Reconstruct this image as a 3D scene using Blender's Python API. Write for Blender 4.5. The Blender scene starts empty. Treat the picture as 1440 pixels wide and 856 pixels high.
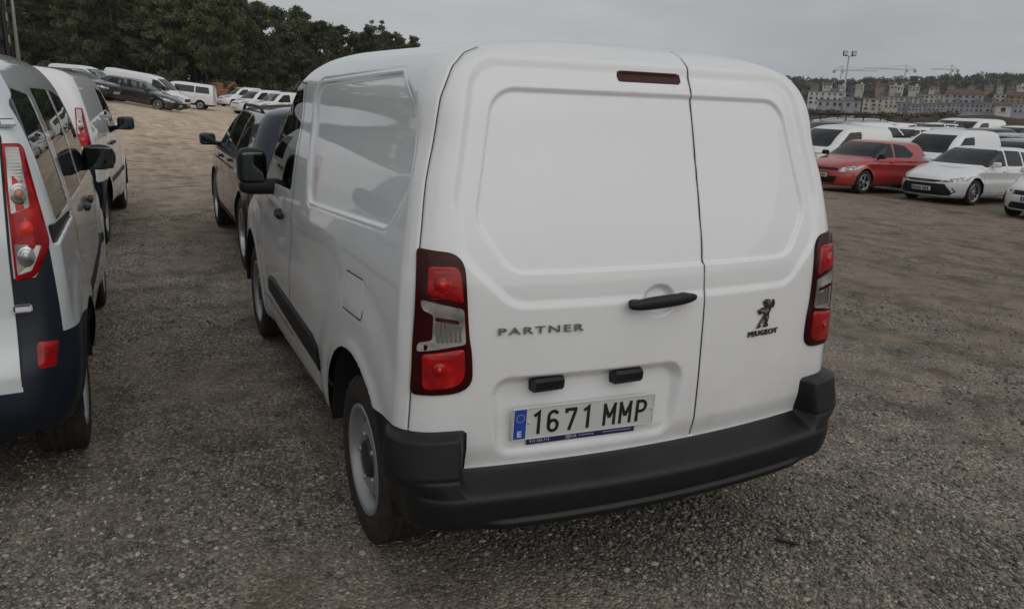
import bpy, math, random
import numpy as np
from mathutils import Vector, Matrix
from mathutils.bvhtree import BVHTree

random.seed(5)
rng = np.random.default_rng(5)
SC = bpy.context.scene
COL = SC.collection

# ---------------------------------------------------------------- camera
CAM = np.array([-1.5733, -1.9155, 1.6522]); PITCH, YAW, ROLL, FPX = .25595, -.45372, .03914, 1087.58
_c, _s = math.cos(YAW), math.sin(YAW)
_f = np.array([-_s*math.cos(PITCH), _c*math.cos(PITCH), -math.sin(PITCH)]); _r = np.array([_c, _s, 0.]); _u = np.cross(_r, _f)
_R = np.array([math.cos(ROLL)*_r+math.sin(ROLL)*_u, -math.sin(ROLL)*_r+math.cos(ROLL)*_u, _f])
cd = bpy.data.cameras.new('camera'); cam = bpy.data.objects.new('camera', cd); COL.objects.link(cam)
cam.matrix_world = Matrix(((_R[0][0], _R[1][0], -_R[2][0], CAM[0]), (_R[0][1], _R[1][1], -_R[2][1], CAM[1]), (_R[0][2], _R[1][2], -_R[2][2], CAM[2]), (0, 0, 0, 1)))
cd.sensor_fit = 'HORIZONTAL'; cd.sensor_width = 36; cd.lens = FPX*36/1440; cd.clip_start = .05; cd.clip_end = 6000
SC.camera = cam

# ---------------------------------------------------------------- sky, sun, exposure
SUN_EL, SUN_AZ = math.radians(38), math.radians(165)     # azimuth clockwise from +y: behind the camera, a little to the right
wd = bpy.data.worlds.new('World'); SC.world = wd; wd.use_nodes = True
nt = wd.node_tree; nt.nodes.clear()
def wn(t, **k):
    n = nt.nodes.new(t)
    for a, v in k.items(): setattr(n, a, v)
    return n
sky = wn('ShaderNodeTexSky', sky_type='NISHITA', sun_disc=False, sun_elevation=SUN_EL, sun_rotation=SUN_AZ, air_density=1.0, dust_density=3.0, altitude=60)
hsv = wn('ShaderNodeHueSaturation'); hsv.inputs['Saturation'].default_value = .22
tc = wn('ShaderNodeTexCoord'); mp = wn('ShaderNodeMapping'); mp.inputs['Scale'].default_value = (1.3, 1.3, 5.0)
nz = wn('ShaderNodeTexNoise'); nz.inputs['Scale'].default_value = 1.6; nz.inputs['Detail'].default_value = 5; nz.inputs['Roughness'].default_value = .55
rp = wn('ShaderNodeValToRGB'); rp.color_ramp.elements[0].position = .3; rp.color_ramp.elements[0].color = (2.45, 2.6, 2.75, 1); rp.color_ramp.elements[1].position = .75; rp.color_ramp.elements[1].color = (4.15, 4.2, 4.28, 1)
mx = wn('ShaderNodeMix', data_type='RGBA'); mx.inputs[0].default_value = .86
bg = wn('ShaderNodeBackground'); bg.inputs['Strength'].default_value = .115
out = wn('ShaderNodeOutputWorld')
L = nt.links.new
L(sky.outputs[0], hsv.inputs['Color']); L(tc.outputs['Generated'], mp.inputs[0]); L(mp.outputs[0], nz.inputs['Vector']); L(nz.outputs[0], rp.inputs[0])
L(hsv.outputs[0], mx.inputs[6]); L(rp.outputs[0], mx.inputs[7]); L(mx.outputs[2], bg.inputs[0]); L(bg.outputs[0], out.inputs[0])
sl = bpy.data.lights.new('sun', 'SUN'); sl.energy = .66; sl.angle = math.radians(95); sl.color = (1, .965, .92)
so = bpy.data.objects.new('sun', sl); COL.objects.link(so)
_d = Vector((math.sin(SUN_AZ)*math.cos(SUN_EL), math.cos(SUN_AZ)*math.cos(SUN_EL), math.sin(SUN_EL)))
so.rotation_euler = _d.to_track_quat('Z', 'Y').to_euler(); so.location = (0, 0, 30)
SC.view_settings.view_transform = 'Standard'; SC.view_settings.look = 'None'; SC.view_settings.exposure = .27; SC.view_settings.gamma = 1
SC.view_settings.use_curve_mapping = False
SC.cycles.use_denoising = True; SC.cycles.max_bounces = 8; SC.cycles.transparent_max_bounces = 12; SC.cycles.caustics_reflective = False; SC.cycles.caustics_refractive = False

# ---------------------------------------------------------------- materials
MATS = {}
def mat(name, col=(.5, .5, .5), rough=.5, metal=0., coat=0., spec=.5, build=None):
    if name in MATS: return MATS[name]
    m = bpy.data.materials.new(name); m.use_nodes = True; t = m.node_tree; b = t.nodes['Principled BSDF']
    b.inputs['Base Color'].default_value = (*col, 1); b.inputs['Roughness'].default_value = rough; b.inputs['Metallic'].default_value = metal
    b.inputs['Coat Weight'].default_value = coat; b.inputs['Coat Roughness'].default_value = .03; b.inputs['Specular IOR Level'].default_value = spec
    if build: build(t, b)
    MATS[name] = m; return m
def N(t, ty, **k):
    n = t.nodes.new(ty)
    for a, v in k.items():
        if a.startswith('i_'): n.inputs[a[2:].replace('_', ' ')].default_value = v
        else: setattr(n, a, v)
    return n
def noise(t, scale, detail=3, rough=.55, coord='Object', vec=None):
    if vec is None: vec = N(t, 'ShaderNodeTexCoord').outputs[coord]
    n = N(t, 'ShaderNodeTexNoise'); n.inputs['Scale'].default_value = scale; n.inputs['Detail'].default_value = detail; n.inputs['Roughness'].default_value = rough
    t.links.new(vec, n.inputs['Vector']); return n.outputs[0]
def ramp(t, fac, stops):
    r = N(t, 'ShaderNodeValToRGB'); e = r.color_ramp.elements
    while len(e) < len(stops): e.new(.5)
    for q, (p, c) in zip(e, stops): q.position = p; q.color = (*c, 1) if len(c) == 3 else c
    t.links.new(fac, r.inputs[0]); return r.outputs[0]
def g3(v): return (v, v, v)
def mixc(t, fac, a, b, mode='MIX'):
    m = N(t, 'ShaderNodeMix', data_type='RGBA', blend_type=mode)
    for i, v in ((0, fac), (6, a), (7, b)):
        if hasattr(v, 'is_output'): t.links.new(v, m.inputs[i])
        else: m.inputs[i].default_value = v if i == 0 else (*v, 1)
    return m.outputs[2]
def bump(t, b, h, strength=.3, dist=.01):
    n = N(t, 'ShaderNodeBump'); n.inputs['Strength'].default_value = strength; n.inputs['Distance'].default_value = dist
    t.links.new(h, n.inputs['Height']); t.links.new(n.outputs[0], b.inputs['Normal'])
def paint(name, col, rough=.38, metal=0., dirt=.35):
    def f(t, b):
        tcn = N(t, 'ShaderNodeTexCoord'); sep = N(t, 'ShaderNodeSeparateXYZ'); t.links.new(tcn.outputs['Object'], sep.inputs[0])
        low = N(t, 'ShaderNodeMapRange', clamp=True); t.links.new(sep.outputs[2], low.inputs[0])
        low.inputs[1].default_value = .95; low.inputs[2].default_value = .25; low.inputs[3].default_value = .06; low.inputs[4].default_value = 1
        n = noise(t, 5, 6, .65, vec=tcn.outputs['Object']); r = ramp(t, n, [(.35, g3(0)), (.75, g3(1))])
        ml = N(t, 'ShaderNodeMath', operation='MULTIPLY'); t.links.new(r, ml.inputs[0]); t.links.new(low.outputs[0], ml.inputs[1])
        m2 = N(t, 'ShaderNodeMath', operation='MULTIPLY'); t.links.new(ml.outputs[0], m2.inputs[0]); m2.inputs[1].default_value = dirt
        geo = N(t, 'ShaderNodeNewGeometry')
        c = mixc(t, m2.outputs[0], col, (.17, .14, .11)); c = mixc(t, geo.outputs['Backfacing'], c, (.035, .035, .037)); t.links.new(c, b.inputs['Base Color'])
        rr = N(t, 'ShaderNodeMapRange'); t.links.new(ml.outputs[0], rr.inputs[0]); rr.inputs[3].default_value = .03; rr.inputs[4].default_value = .22
        t.links.new(rr.outputs[0], b.inputs['Coat Roughness'])
        cw = N(t, 'ShaderNodeMath', operation='SUBTRACT'); cw.inputs[0].default_value = 1; t.links.new(geo.outputs['Backfacing'], cw.inputs[1]); t.links.new(cw.outputs[0], b.inputs['Coat Weight'])
    return mat(name, col, rough, metal, 1., .5, f)
def glassm(name, tint=.22, see=.75):
    m = bpy.data.materials.new(name); m.use_nodes = True; t = m.node_tree; t.nodes.clear()
    o = N(t, 'ShaderNodeOutputMaterial'); gl = N(t, 'ShaderNodeBsdfGlossy'); gl.inputs['Roughness'].default_value = .015
    tr = N(t, 'ShaderNodeBsdfTransparent'); tr.inputs[0].default_value = (tint*.9, tint, tint*.96, 1)
    df = N(t, 'ShaderNodeBsdfDiffuse'); df.inputs[0].default_value = (.03, .038, .038, 1)
    m1 = N(t, 'ShaderNodeMixShader'); m1.inputs[0].default_value = see; t.links.new(df.outputs[0], m1.inputs[1]); t.links.new(tr.outputs[0], m1.inputs[2])
    fr = N(t, 'ShaderNodeFresnel'); fr.inputs[0].default_value = 1.55
    m2 = N(t, 'ShaderNodeMixShader'); t.links.new(fr.outputs[0], m2.inputs[0]); t.links.new(m1.outputs[0], m2.inputs[1]); t.links.new(gl.outputs[0], m2.inputs[2]); t.links.new(m2.outputs[0], o.inputs[0])
    MATS[name] = m; return m
WHITE = paint('paint_white', (.74, .745, .75), .4)
CREAM = paint('paint_cream_white', (.72, .72, .68), .4)
SILVER = paint('paint_silver', (.52, .54, .56), .3, .55)
PALE = paint('paint_pale_silver', (.62, .645, .66), .35, .15)
RED = paint('paint_red', (.36, .006, .008), .4)
NAVY = paint('paint_blue_black', (.008, .012, .022), .3, 0., .3); NAVY.node_tree.nodes['Principled BSDF'].inputs['Coat IOR'].default_value = 1.3; NAVY.node_tree.nodes['Principled BSDF'].inputs['Specular IOR Level'].default_value = .25
BLACKP = paint('paint_black', (.01, .01, .012), .3, 0, .4)
GREYP = paint('paint_grey', (.10, .105, .115), .32, .4)
MIDGREY = paint('paint_mid_grey', (.25, .265, .28), .32, .4)
BRONZE = paint('paint_dark_bronze', (.085, .08, .072), .3, .4)
def _plastic(t, b):
    n = noise(t, 220, 2); bump(t, b, n, .25, .0015)
    n2 = noise(t, 4, 5, .6); c = ramp(t, n2, [(.3, (.004, .0043, .005)), (.8, (.009, .009, .010))]); t.links.new(c, b.inputs['Base Color'])
PLASTIC = mat('black_plastic', (.018, .018, .02), .48, 0, 0, .4, _plastic)
def _tyre(t, b):
    n = noise(t, 30, 5, .6); c = ramp(t, n, [(.3, (.016, .015, .014)), (.75, (.045, .04, .034))]); t.links.new(c, b.inputs['Base Color']); bump(t, b, noise(t, 150, 2), .3, .002)
TYRE = mat('tyre_rubber', (.02, .02, .02), .8, 0, 0, .3, _tyre)
STEEL = mat('steel_wheel', (.32, .325, .33), .42, .5)
ALLOY = mat('alloy_wheel', (.42, .43, .44), .3, .7)
DARKW = mat('dark_wheel', (.03, .03, .032), .4, .3)
SEAM = mat('seam_shadow_gap', (.012, .012, .013), .7)
RUBBER = mat('window_rubber', (.012, .012, .013), .55)
GLASS = glassm('window_glass', .62, .9)
PRIV = glassm('privacy_glass', .12, .35)
LENSDK = mat('lamp_lens_dark_red', (.034, .0015, .0025), .14, 0, .1, .2)
def _lens(t, b):
    w = N(t, 'ShaderNodeTexWave', wave_type='BANDS', bands_direction='Z'); w.inputs['Scale'].default_value = 45; w.inputs['Distortion'].default_value = .6
    t.links.new(N(t, 'ShaderNodeTexCoord').outputs['Object'], w.inputs['Vector']); bump(t, b, w.outputs[1], .18, .002)
def _redl(t, b):
    n = noise(t, 17, 3, .5); bump(t, b, n, .5, .006); c = ramp(t, n, [(.32, (.20, .001, .003)), (.62, (.42, .004, .006)), (.78, (.70, .03, .02))]); t.links.new(c, b.inputs['Base Color'])
LENSRED = mat('lamp_lens_red', (.45, .01, .012), .22, 0, .35, .3, _redl)
def _whl(t, b):
    n = noise(t, 11, 2, .4); bump(t, b, n, .3, .006); c = ramp(t, n, [(.34, (.16, .15, .14)), (.62, (.50, .485, .46))]); t.links.new(c, b.inputs['Base Color'])
LENSWHITE = mat('lamp_lens_clear', (.5, .49, .47), .15, .35, 1., .6, _whl)
LENSHOT = mat('lamp_lens_bright_red', (.72, .03, .02), .2, 0, .4, .4)
LENSAMBER = mat('lamp_bulb_amber', (.34, .16, .085), .2, .2, 1., .6)
NAVYPLAS = mat('blue_black_plastic', (.0065, .010, .018), .4, 0, 0, .4)
def _hl(t, b):
    n = noise(t, 14, 3); c = ramp(t, n, [(.35, (.03, .03, .035)), (.5, (.30, .31, .33)), (.68, (.75, .76, .78))]); t.links.new(c, b.inputs['Base Color']); bump(t, b, n, .4, .02)
HEADL = mat('headlamp_lens', (.5, .5, .52), .08, .5, 1., .6, _hl)
CHROME = mat('chrome', (.55, .55, .56), .12, 1.)
EMBLEM = mat('dark_chrome', (.16, .155, .15), .22, 1.)
MIRRORG = mat('mirror_glass', (.10, .115, .12), .03, 1.)
PLATEW = mat('plate_white', (.55, .56, .53), .45, 0, .3)
PLATEB = mat('plate_blue', (.012, .06, .36), .45, 0, .3)
NAVYSTRIP = mat('strip_navy', (.012, .016, .09), .4, 0, .3)
INK = mat('ink_black', (.01, .01, .01), .5)
INKW = mat('ink_white', (.55, .57, .62), .5)
YELLOW = mat('ink_yellow', (.6, .45, .05), .5)
UNDER = mat('underbody_dark', (.008, .008, .008), .9)
SEATM = mat('seat_fabric', (.03, .03, .033), .9)
DASH = mat('dashboard_plastic', (.02, .02, .022), .6)
BADGEW = mat('badge_grey', (.4, .4, .41), .3, .8)

# ---------------------------------------------------------------- object helpers
def mk(name, V, F, m, parent=None, smooth=True, label=None):
    V = np.asarray(V, np.float32); me = bpy.data.meshes.new(name)
    if isinstance(F, np.ndarray) and len(F):
        n, k = F.shape
        me.vertices.add(len(V)); me.vertices.foreach_set('co', V.ravel()); me.loops.add(n*k); me.loops.foreach_set('vertex_index', F.astype(np.int32).ravel())
        me.polygons.add(n); me.polygons.foreach_set('loop_start', np.arange(0, n*k, k, dtype=np.int32)); me.update(calc_edges=True); me.validate()
    else:
        me.from_pydata([tuple(v) for v in V.tolist()], [], [tuple(f) for f in F])
    if smooth: me.polygons.foreach_set('use_smooth', np.ones(len(me.polygons), bool))
    me.materials.append(m); me.update()
    o = bpy.data.objects.new(name, me); COL.objects.link(o); o.parent = parent
    if label: o['label'] = label
    return o
def thing(name, label, cat, loc=(0, 0, 0), rz=0, group=None):
    o = bpy.data.objects.new(name, None); COL.objects.link(o); o.location = loc; o.rotation_euler = (0, 0, rz); o.empty_display_size = .3
    return tag(o, label, cat, group)
def tag(o, label, cat, group=None):
    o['label'] = label; o['category'] = cat
    if group: o['group'] = group
    return o
def struct(o, kind='structure', label=None):
    o['kind'] = kind
    if label: o['label'] = label
    return o
def copy_tree(o, parent=None):
    c = o.copy(); COL.objects.link(c); c.parent = parent
    for ch in list(o.children): copy_tree(ch, c)
    return c
def join(parts):
    V, F, k = [], [], 0
    for v, f in parts:
        V.append(np.asarray(v, float)); F += [tuple(int(i)+k for i in q) for q in f]; k += len(v)
    return np.concatenate(V), F
def box(cx, cy, cz, sx, sy, sz):
    v = [(cx+sx*a/2, cy+sy*b/2, cz+sz*c/2) for a in (-1, 1) for b in (-1, 1) for c in (-1, 1)]
    return np.array(v), [(0, 1, 3, 2), (4, 6, 7, 5), (0, 4, 5, 1), (2, 3, 7, 6), (0, 2, 6, 4), (1, 5, 7, 3)]
def bevbox(cx, cy, cz, sx, sy, sz, r):
    """box with chamfered edges"""
    V = []; F = []
    xs, ys, zs = sx/2, sy/2, sz/2
    idx = {}
    for a in (-1, 1):
        for b in (-1, 1):
            for c in (-1, 1):
                for ax in range(3):
                    p = [a*(xs-r), b*(ys-r), c*(zs-r)]; p[ax] = (a*xs, b*ys, c*zs)[ax]
                    idx[(a, b, c, ax)] = len(V); V.append((cx+p[0], cy+p[1], cz+p[2]))
    sg = (-1, 1)
    for ax in range(3):
        o1, o2 = [i for i in range(3) if i != ax]
        for s in sg:
            q = []
            for (u, v) in ((-1, -1), (1, -1), (1, 1), (-1, 1)):
                k = [0, 0, 0]; k[ax] = s; k[o1] = u; k[o2] = v; q.append(idx[(*k, ax)])
            flip = (s > 0) != (ax == 1)
            F.append(q if flip else q[::-1])
        for u in sg:
            for v in sg:
                k0 = [0, 0, 0]; k0[o1] = u; k0[o2] = v; k1 = list(k0); k0[ax] = -1; k1[ax] = 1
                F.append([idx[(*k0, o1)], idx[(*k1, o1)], idx[(*k1, o2)], idx[(*k0, o2)]])
    for a in sg:
        for b in sg:
            for c in sg: F.append([idx[(a, b, c, 0)], idx[(a, b, c, 1)], idx[(a, b, c, 2)]])
    return np.array(V), F
def sell(cx, cy, cz, a, b, c, e1=.4, e2=.4, n=14, m=20):
    """rounded box (super-ellipsoid)"""
    ph = np.linspace(-math.pi/2, math.pi/2, n); th = np.linspace(0, 2*math.pi, m, endpoint=False)
    sp = lambda v, e: np.sign(v)*np.abs(v)**e
    V = np.stack([cx+a*np.outer(sp(np.cos(ph), e1), sp(np.cos(th), e2)), cy+b*np.outer(sp(np.cos(ph), e1), sp(np.sin(th), e2)), cz+c*np.outer(sp(np.sin(ph), e1), np.ones(m))], -1).reshape(-1, 3)
    F = [(i*m+j, i*m+(j+1) % m, (i+1)*m+(j+1) % m, (i+1)*m+j) for i in range(n-1) for j in range(m)]
    return V, F
def tube(pts, rad, n=8, cap=True):
    pts = [np.array(p, float) for p in pts]; V = []; F = []
    if np.isscalar(rad): rad = [rad]*len(pts)
    for i, p in enumerate(pts):
        d = pts[min(i+1, len(pts)-1)]-pts[max(i-1, 0)]; d /= np.linalg.norm(d)+1e-9
        a = np.cross(d, (0, 0, 1) if abs(d[2]) < .9 else (1, 0, 0)); a /= np.linalg.norm(a); b = np.cross(d, a)
        for k in range(n):
            t = 2*math.pi*k/n; V.append(p+rad[i]*(math.cos(t)*a+math.sin(t)*b))
    for i in range(len(pts)-1):
        for k in range(n): F.append((i*n+k, i*n+(k+1) % n, (i+1)*n+(k+1) % n, (i+1)*n+k))
    if cap: F.append(tuple(range(n))[::-1]); F.append(tuple((len(pts)-1)*n+k for k in range(n)))
    return np.array(V), F
def xf(vf, M):
    v, f = vf; v = np.asarray(v, float); M = np.array(M)
    return v@M[:3, :3].T+M[:3, 3], f
def frame(p, n, up=(0, 0, 1), roll=0.):
    """matrix: local z = outward normal n, local y = up, local x = to the reader's right"""
    n = Vector(n).normalized(); x = Vector(up).cross(n).normalized(); y = n.cross(x)
    if roll: x, y = x*math.cos(roll)+y*math.sin(roll), y*math.cos(roll)-x*math.sin(roll)
    return Matrix(((x.x, y.x, n.x, p[0]), (x.y, y.y, n.y, p[1]), (x.z, y.z, n.z, p[2]), (0, 0, 0, 1)))
def text_vf(s, size, width=None, extrude=.001, bold=0., spacing=1.):
    cu = bpy.data.curves.new('t', 'FONT'); cu.body = s; cu.size = size; cu.extrude = extrude; cu.offset = bold; cu.align_x = 'CENTER'; cu.align_y = 'CENTER'; cu.resolution_u = 4; cu.space_character = spacing
    ob = bpy.data.objects.new('t', cu); COL.objects.link(ob); bpy.context.view_layer.update()
    me = bpy.data.meshes.new_from_object(ob.evaluated_get(bpy.context.evaluated_depsgraph_get()))
    V = np.array([v.co[:] for v in me.vertices]); F = [tuple(p.vertices) for p in me.polygons]
    bpy.data.objects.remove(ob); bpy.data.curves.remove(cu); bpy.data.meshes.remove(me)
    V[:, :2] -= (V[:, :2].max(0)+V[:, :2].min(0))/2
    hh = np.ptp(V[:, 1]); V[:, 1] *= size/hh
    if width: V[:, 0] *= width/np.ptp(V[:, 0])
    return V, F
def extr(poly, h):
    """flat polygon (x, y) extruded by h along z"""
    n = len(poly); V = [(x, y, 0) for x, y in poly]+[(x, y, h) for x, y in poly]
    return np.array(V), [tuple(range(n))[::-1], tuple(range(n, 2*n))]+[(i, (i+1) % n, n+(i+1) % n, n+i) for i in range(n)]
def px_dir(px, py):
    return np.array([(px-720)/FPX, -(py-428)/FPX, 1.])@_R
def px_at(px, py, dist):
    d = px_dir(px, py); return CAM+d*dist
# ---------------------------------------------------------------- numpy shell builder
def pchip(xk, yk, x):
    xk = np.asarray(xk, float); yk = np.asarray(yk, float)
    h = np.diff(xk); dl = np.diff(yk) / h
    n = len(xk); d = np.zeros(n)
    d[0], d[-1] = dl[0], dl[-1]
    for i in range(1, n - 1):
        if dl[i-1] * dl[i] > 0:
            w1 = 2*h[i] + h[i-1]; w2 = h[i] + 2*h[i-1]
            d[i] = (w1 + w2) / (w1 / dl[i-1] + w2 / dl[i])
    i = np.clip(np.searchsorted(xk, x) - 1, 0, n - 2)
    t = (x - xk[i]) / h[i]
    return ((1+2*t)*(1-t)**2*yk[i] + t*(1-t)**2*h[i]*d[i] + t*t*(3-2*t)*yk[i+1] + t*t*(t-1)*h[i]*d[i+1])

def sstep(t):
    t = np.clip(t, 0, 1); return t*t*(3-2*t)

def seg_d(px, py, ax, ay, bx, by):
    dx, dy = bx-ax, by-ay
    t = np.clip(((px-ax)*dx + (py-ay)*dy) / max(dx*dx+dy*dy, 1e-12), 0, 1)
    return np.hypot(px-ax-t*dx, py-ay-t*dy)

def line_d(px, py, pts):
    d = None
    for (a, b) in zip(pts[:-1], pts[1:]):
        e = seg_d(px, py, a[0], a[1], b[0], b[1]); d = e if d is None else np.minimum(d, e)
    return d

def inset(poly, r):
    p = np.asarray(poly, float); n = len(p)
    area = sum(p[i][0]*p[(i+1) % n][1] - p[(i+1) % n][0]*p[i][1] for i in range(n))
    if area < 0: p = p[::-1]
    out = []
    for i in range(n):
        a, b, c = p[i-1], p[i], p[(i+1) % n]
        e1 = (b-a)/np.linalg.norm(b-a); e2 = (c-b)/np.linalg.norm(c-b)
        n1 = np.array([-e1[1], e1[0]]); n2 = np.array([-e2[1], e2[0]])
        m = n1+n2; m /= max(np.dot(m, m)/2, .3)
        out.append(b + m*r)
    return out

def poly_d(px, py, poly, r=0.0):
    p = inset(poly, r) if r > 0 else [np.asarray(q, float) for q in poly]
    d = np.full(px.shape, 1e9); ins = np.zeros(px.shape, bool); n = len(p)
    for i in range(n):
        (ax, ay), (bx, by) = p[i], p[(i+1) % n]
        d = np.minimum(d, seg_d(px, py, ax, ay, bx, by))
        if by != ay:
            c = ((ay > py) != (by > py)) & (px < (bx-ax)*(py-ay)/(by-ay) + ax)
            ins ^= c
    return np.where(ins, -d, d) - r

class Shell:
    """rings of plan outlines from sill to roof ridge; rear at y=0, front at +y"""
    def __init__(s, keys, step, nl, nr, bow=(.08, .1), taper=(.04, .02), post=None):
        K = np.array(keys, float)
        du = np.maximum(np.sqrt((np.diff(K[:, [0, 2, 4]], axis=0)**2).sum(1)), .45*np.sqrt((np.diff(K[:, [1, 3]], axis=0)**2).sum(1)))
        u = np.concatenate([[0], np.cumsum(du)]); s.T = max(20, int(u[-1]/step)); uu = np.linspace(0, u[-1], s.T)
        zr, zf, yr, yf, w, rr, rf = [pchip(u, K[:, i], uu)[:, None] for i in range(7)]
        w = np.maximum(w, .004); rr = np.minimum(rr, w*.95); rf = np.minimum(rf, w*.95)
        s.L = K[:, 3].max(); s.wmax = K[:, 4].max()
        def half(cnt):
            a, b, c, d, e = cnt
            q = lambda n, end=False: np.linspace(0, 1, n, endpoint=end)[None, :]
            t1, t2, t3, t4, t5 = q(a), q(b)*math.pi/2, q(c), q(d)*math.pi/2, q(e, True)
            x = np.concatenate([t1*(w-rr), w-rr+rr*np.sin(t2), w+0*t3, w-rf+rf*np.cos(t4), (1-t5)*(w-rf)], 1)
            y = np.concatenate([yr+0*t1, yr+rr*(1-np.cos(t2)), yr+rr+t3*(yf-rf-yr-rr), yf-rf+rf*np.sin(t4), yf+0*t5], 1)
            v = (y-yr)/np.maximum(yf-yr, .01)
            xx = x/s.wmax
            y2 = y + bow[0]*xx**2*np.clip(1-(y-yr)/.7, 0, 1) - bow[1]*xx**2*np.clip(1-(yf-y)/.9, 0, 1)
            yy = y/s.L
            m = 1 - taper[0]*np.clip((yy-.5)/.5, 0, 1)**2 - taper[1]*np.clip((.45-yy)/.45, 0, 1)**2
            z = zr + (zf-zr)*sstep(v)
            return x*m, y2, z
        xl, yl, zl = half(nl); xr, yr_, zr_ = half(nr)
        X = np.concatenate([-xl, xr[:, -2:0:-1]], 1); Y = np.concatenate([yl, yr_[:, -2:0:-1]], 1); Z = np.concatenate([zl, zr_[:, -2:0:-1]], 1)
        s.S = X.shape[1]; s.nL = xl.shape[1]
        s.ring = np.repeat(uu[:, None], s.S, 1); s.ku = u
        P = np.stack([X, Y, Z], -1)
        if post: P = post(P, s)
        st = np.linalg.norm(np.diff(P, axis=1, append=P[:, :1]), axis=-1)
        cum = np.concatenate([np.zeros((s.T, 1)), np.cumsum(st, 1)], 1); tot = cum[:, -1:]; cum = cum[:, :-1]
        left = np.arange(s.S)[None, :] < s.nL
        a = np.where(left, -cum, tot-cum); cf = cum[:, s.nL-1:s.nL]
        af = cum-cf
        s.C = np.concatenate([P, a[..., None], af[..., None], np.zeros_like(P)], -1)
        s.normals(); s.C0 = s.C.copy(); s.disp = np.zeros((s.T, s.S)); s.lab = np.zeros((s.T-1, s.S), int)
    P = property(lambda s: s.C[..., :3]); x = property(lambda s: s.C[..., 0]); y = property(lambda s: s.C[..., 1]); z = property(lambda s: s.C[..., 2])
    a = property(lambda s: s.C[..., 3]); af = property(lambda s: s.C[..., 4])
    nx = property(lambda s: s.C[..., 5]); ny = property(lambda s: s.C[..., 6]); nz = property(lambda s: s.C[..., 7])
    def normals(s):
        P = s.C[..., :3]
        du = np.roll(P, -1, 1)-np.roll(P, 1, 1)
        dv = np.gradient(P, axis=0)
        n = np.cross(dv, du); n /= np.maximum(np.linalg.norm(n, axis=-1, keepdims=True), 1e-9)
        s.C[..., 5:8] = n
    def recess(s, d, depth, wid, mask=True):
        s.disp -= np.where(mask, depth*sstep((wid/2-d)/wid), 0)
    def groove(s, d, depth, wid, mask=True):
        s.disp -= np.where(mask, depth*np.exp(-(d/(wid*.5))**2), 0)
    def apply(s):
        s.C[..., :3] += s.C[..., 5:8]*s.disp[..., None]; s.disp[:] = 0
    def cut(s, idx, d, mask=None, only=None):
        d = np.array(d)
        if mask is not None: d = np.where(mask, d, np.abs(d)+.05)
        best = np.full(d.shape, np.inf); new = s.C.copy()
        for ax, sh in ((0, 1), (0, -1), (1, 1), (1, -1)):
            nb = np.roll(d, sh, ax); C2 = np.roll(s.C, sh, ax)
            cond = (d*nb < 0) & (np.abs(d) <= np.abs(nb))
            if ax == 0:
                if sh == 1: cond[0] = False
                else: cond[-1] = False
            if mask is not None: cond &= mask & np.roll(mask, sh, ax)
            t = np.where(cond, d/np.where(d-nb == 0, 1, d-nb), 0)
            dist = np.where(cond, t*np.linalg.norm(C2[..., :3]-s.C[..., :3], axis=-1), np.inf)
            up = dist < best
            new[up] = (s.C+t[..., None]*(C2-s.C))[up]; best[up] = dist[up]
        mv = np.isfinite(best); d[mv] = 0; s.C = new
        dn = np.roll(d, -1, 1)
        f = (d[:-1]+d[1:]+dn[:-1]+dn[1:])/4 < 0
        if only is not None: f &= np.isin(s.lab, only)
        s.lab[f] = idx
    def part(s, idx):
        f = np.argwhere(s.lab == idx)
        if len(f) == 0: return np.zeros((0, 3)), np.zeros((0, 4), int)
        i, j = f[:, 0], f[:, 1]; j2 = (j+1) % s.S
        q = np.stack([i*s.S+j, (i+1)*s.S+j, (i+1)*s.S+j2, i*s.S+j2], 1)
        u, inv = np.unique(q, return_inverse=True)
        return s.P.reshape(-1, 3)[u], inv.reshape(-1, 4)
# zr, zf, yr, yf, w, rr, rf   (panel van, y = 0 at the rear bumper)
HERO = [
 (.315, .20, .16, 4.20, .80, .10, .30), (.326, .22, .07, 4.27, .84, .11, .32), (.338, .25, .034, 4.33, .872, .115, .34), (.352, .28, .016, 4.36, .886, .12, .35), (.37, .30, .009, 4.37, .89, .12, .35), (.40, .32, .005, 4.38, .895, .12, .35),
 (.440, .37, .003, 4.40, .900, .12, .35), (.454, .40, .006, 4.40, .902, .12, .35), (.463, .43, .014, 4.40, .903, .12, .35), (.478, .46, .046, 4.40, .905, .12, .35), (.494, .50, .083, 4.40, .906, .115, .35), (.507, .52, .106, 4.40, .907, .11, .35), (.516, .54, .113, 4.40, .908, .11, .35),
 (.60, .62, .098, 4.40, .912, .105, .36), (.72, .72, .097, 4.39, .913, .10, .38), (.85, .84, .100, 4.33, .910, .10, .40), (1.0, .94, .106, 4.12, .902, .10, .42),
 (1.10, 1.03, .113, 3.78, .895, .10, .36), (1.17, 1.10, .123, 3.46, .886, .10, .26), (1.23, 1.17, .134, 3.30, .876, .10, .22),
 (1.40, 1.38, .175, 3.02, .845, .10, .20), (1.54, 1.54, .215, 2.80, .812, .11, .20), (1.65, 1.665, .247, 2.58, .798, .105, .20),
 (1.735, 1.75, .28, 2.38, .762, .11, .20), (1.795, 1.81, .325, 2.16, .698, .12, .22), (1.835, 1.85, .39, 1.98, .56, .16, .25), (1.86, 1.87, .50, 1.80, .32, .2, .25), (1.868, 1.88, .62, 1.66, .0, .2, .2)]
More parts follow.
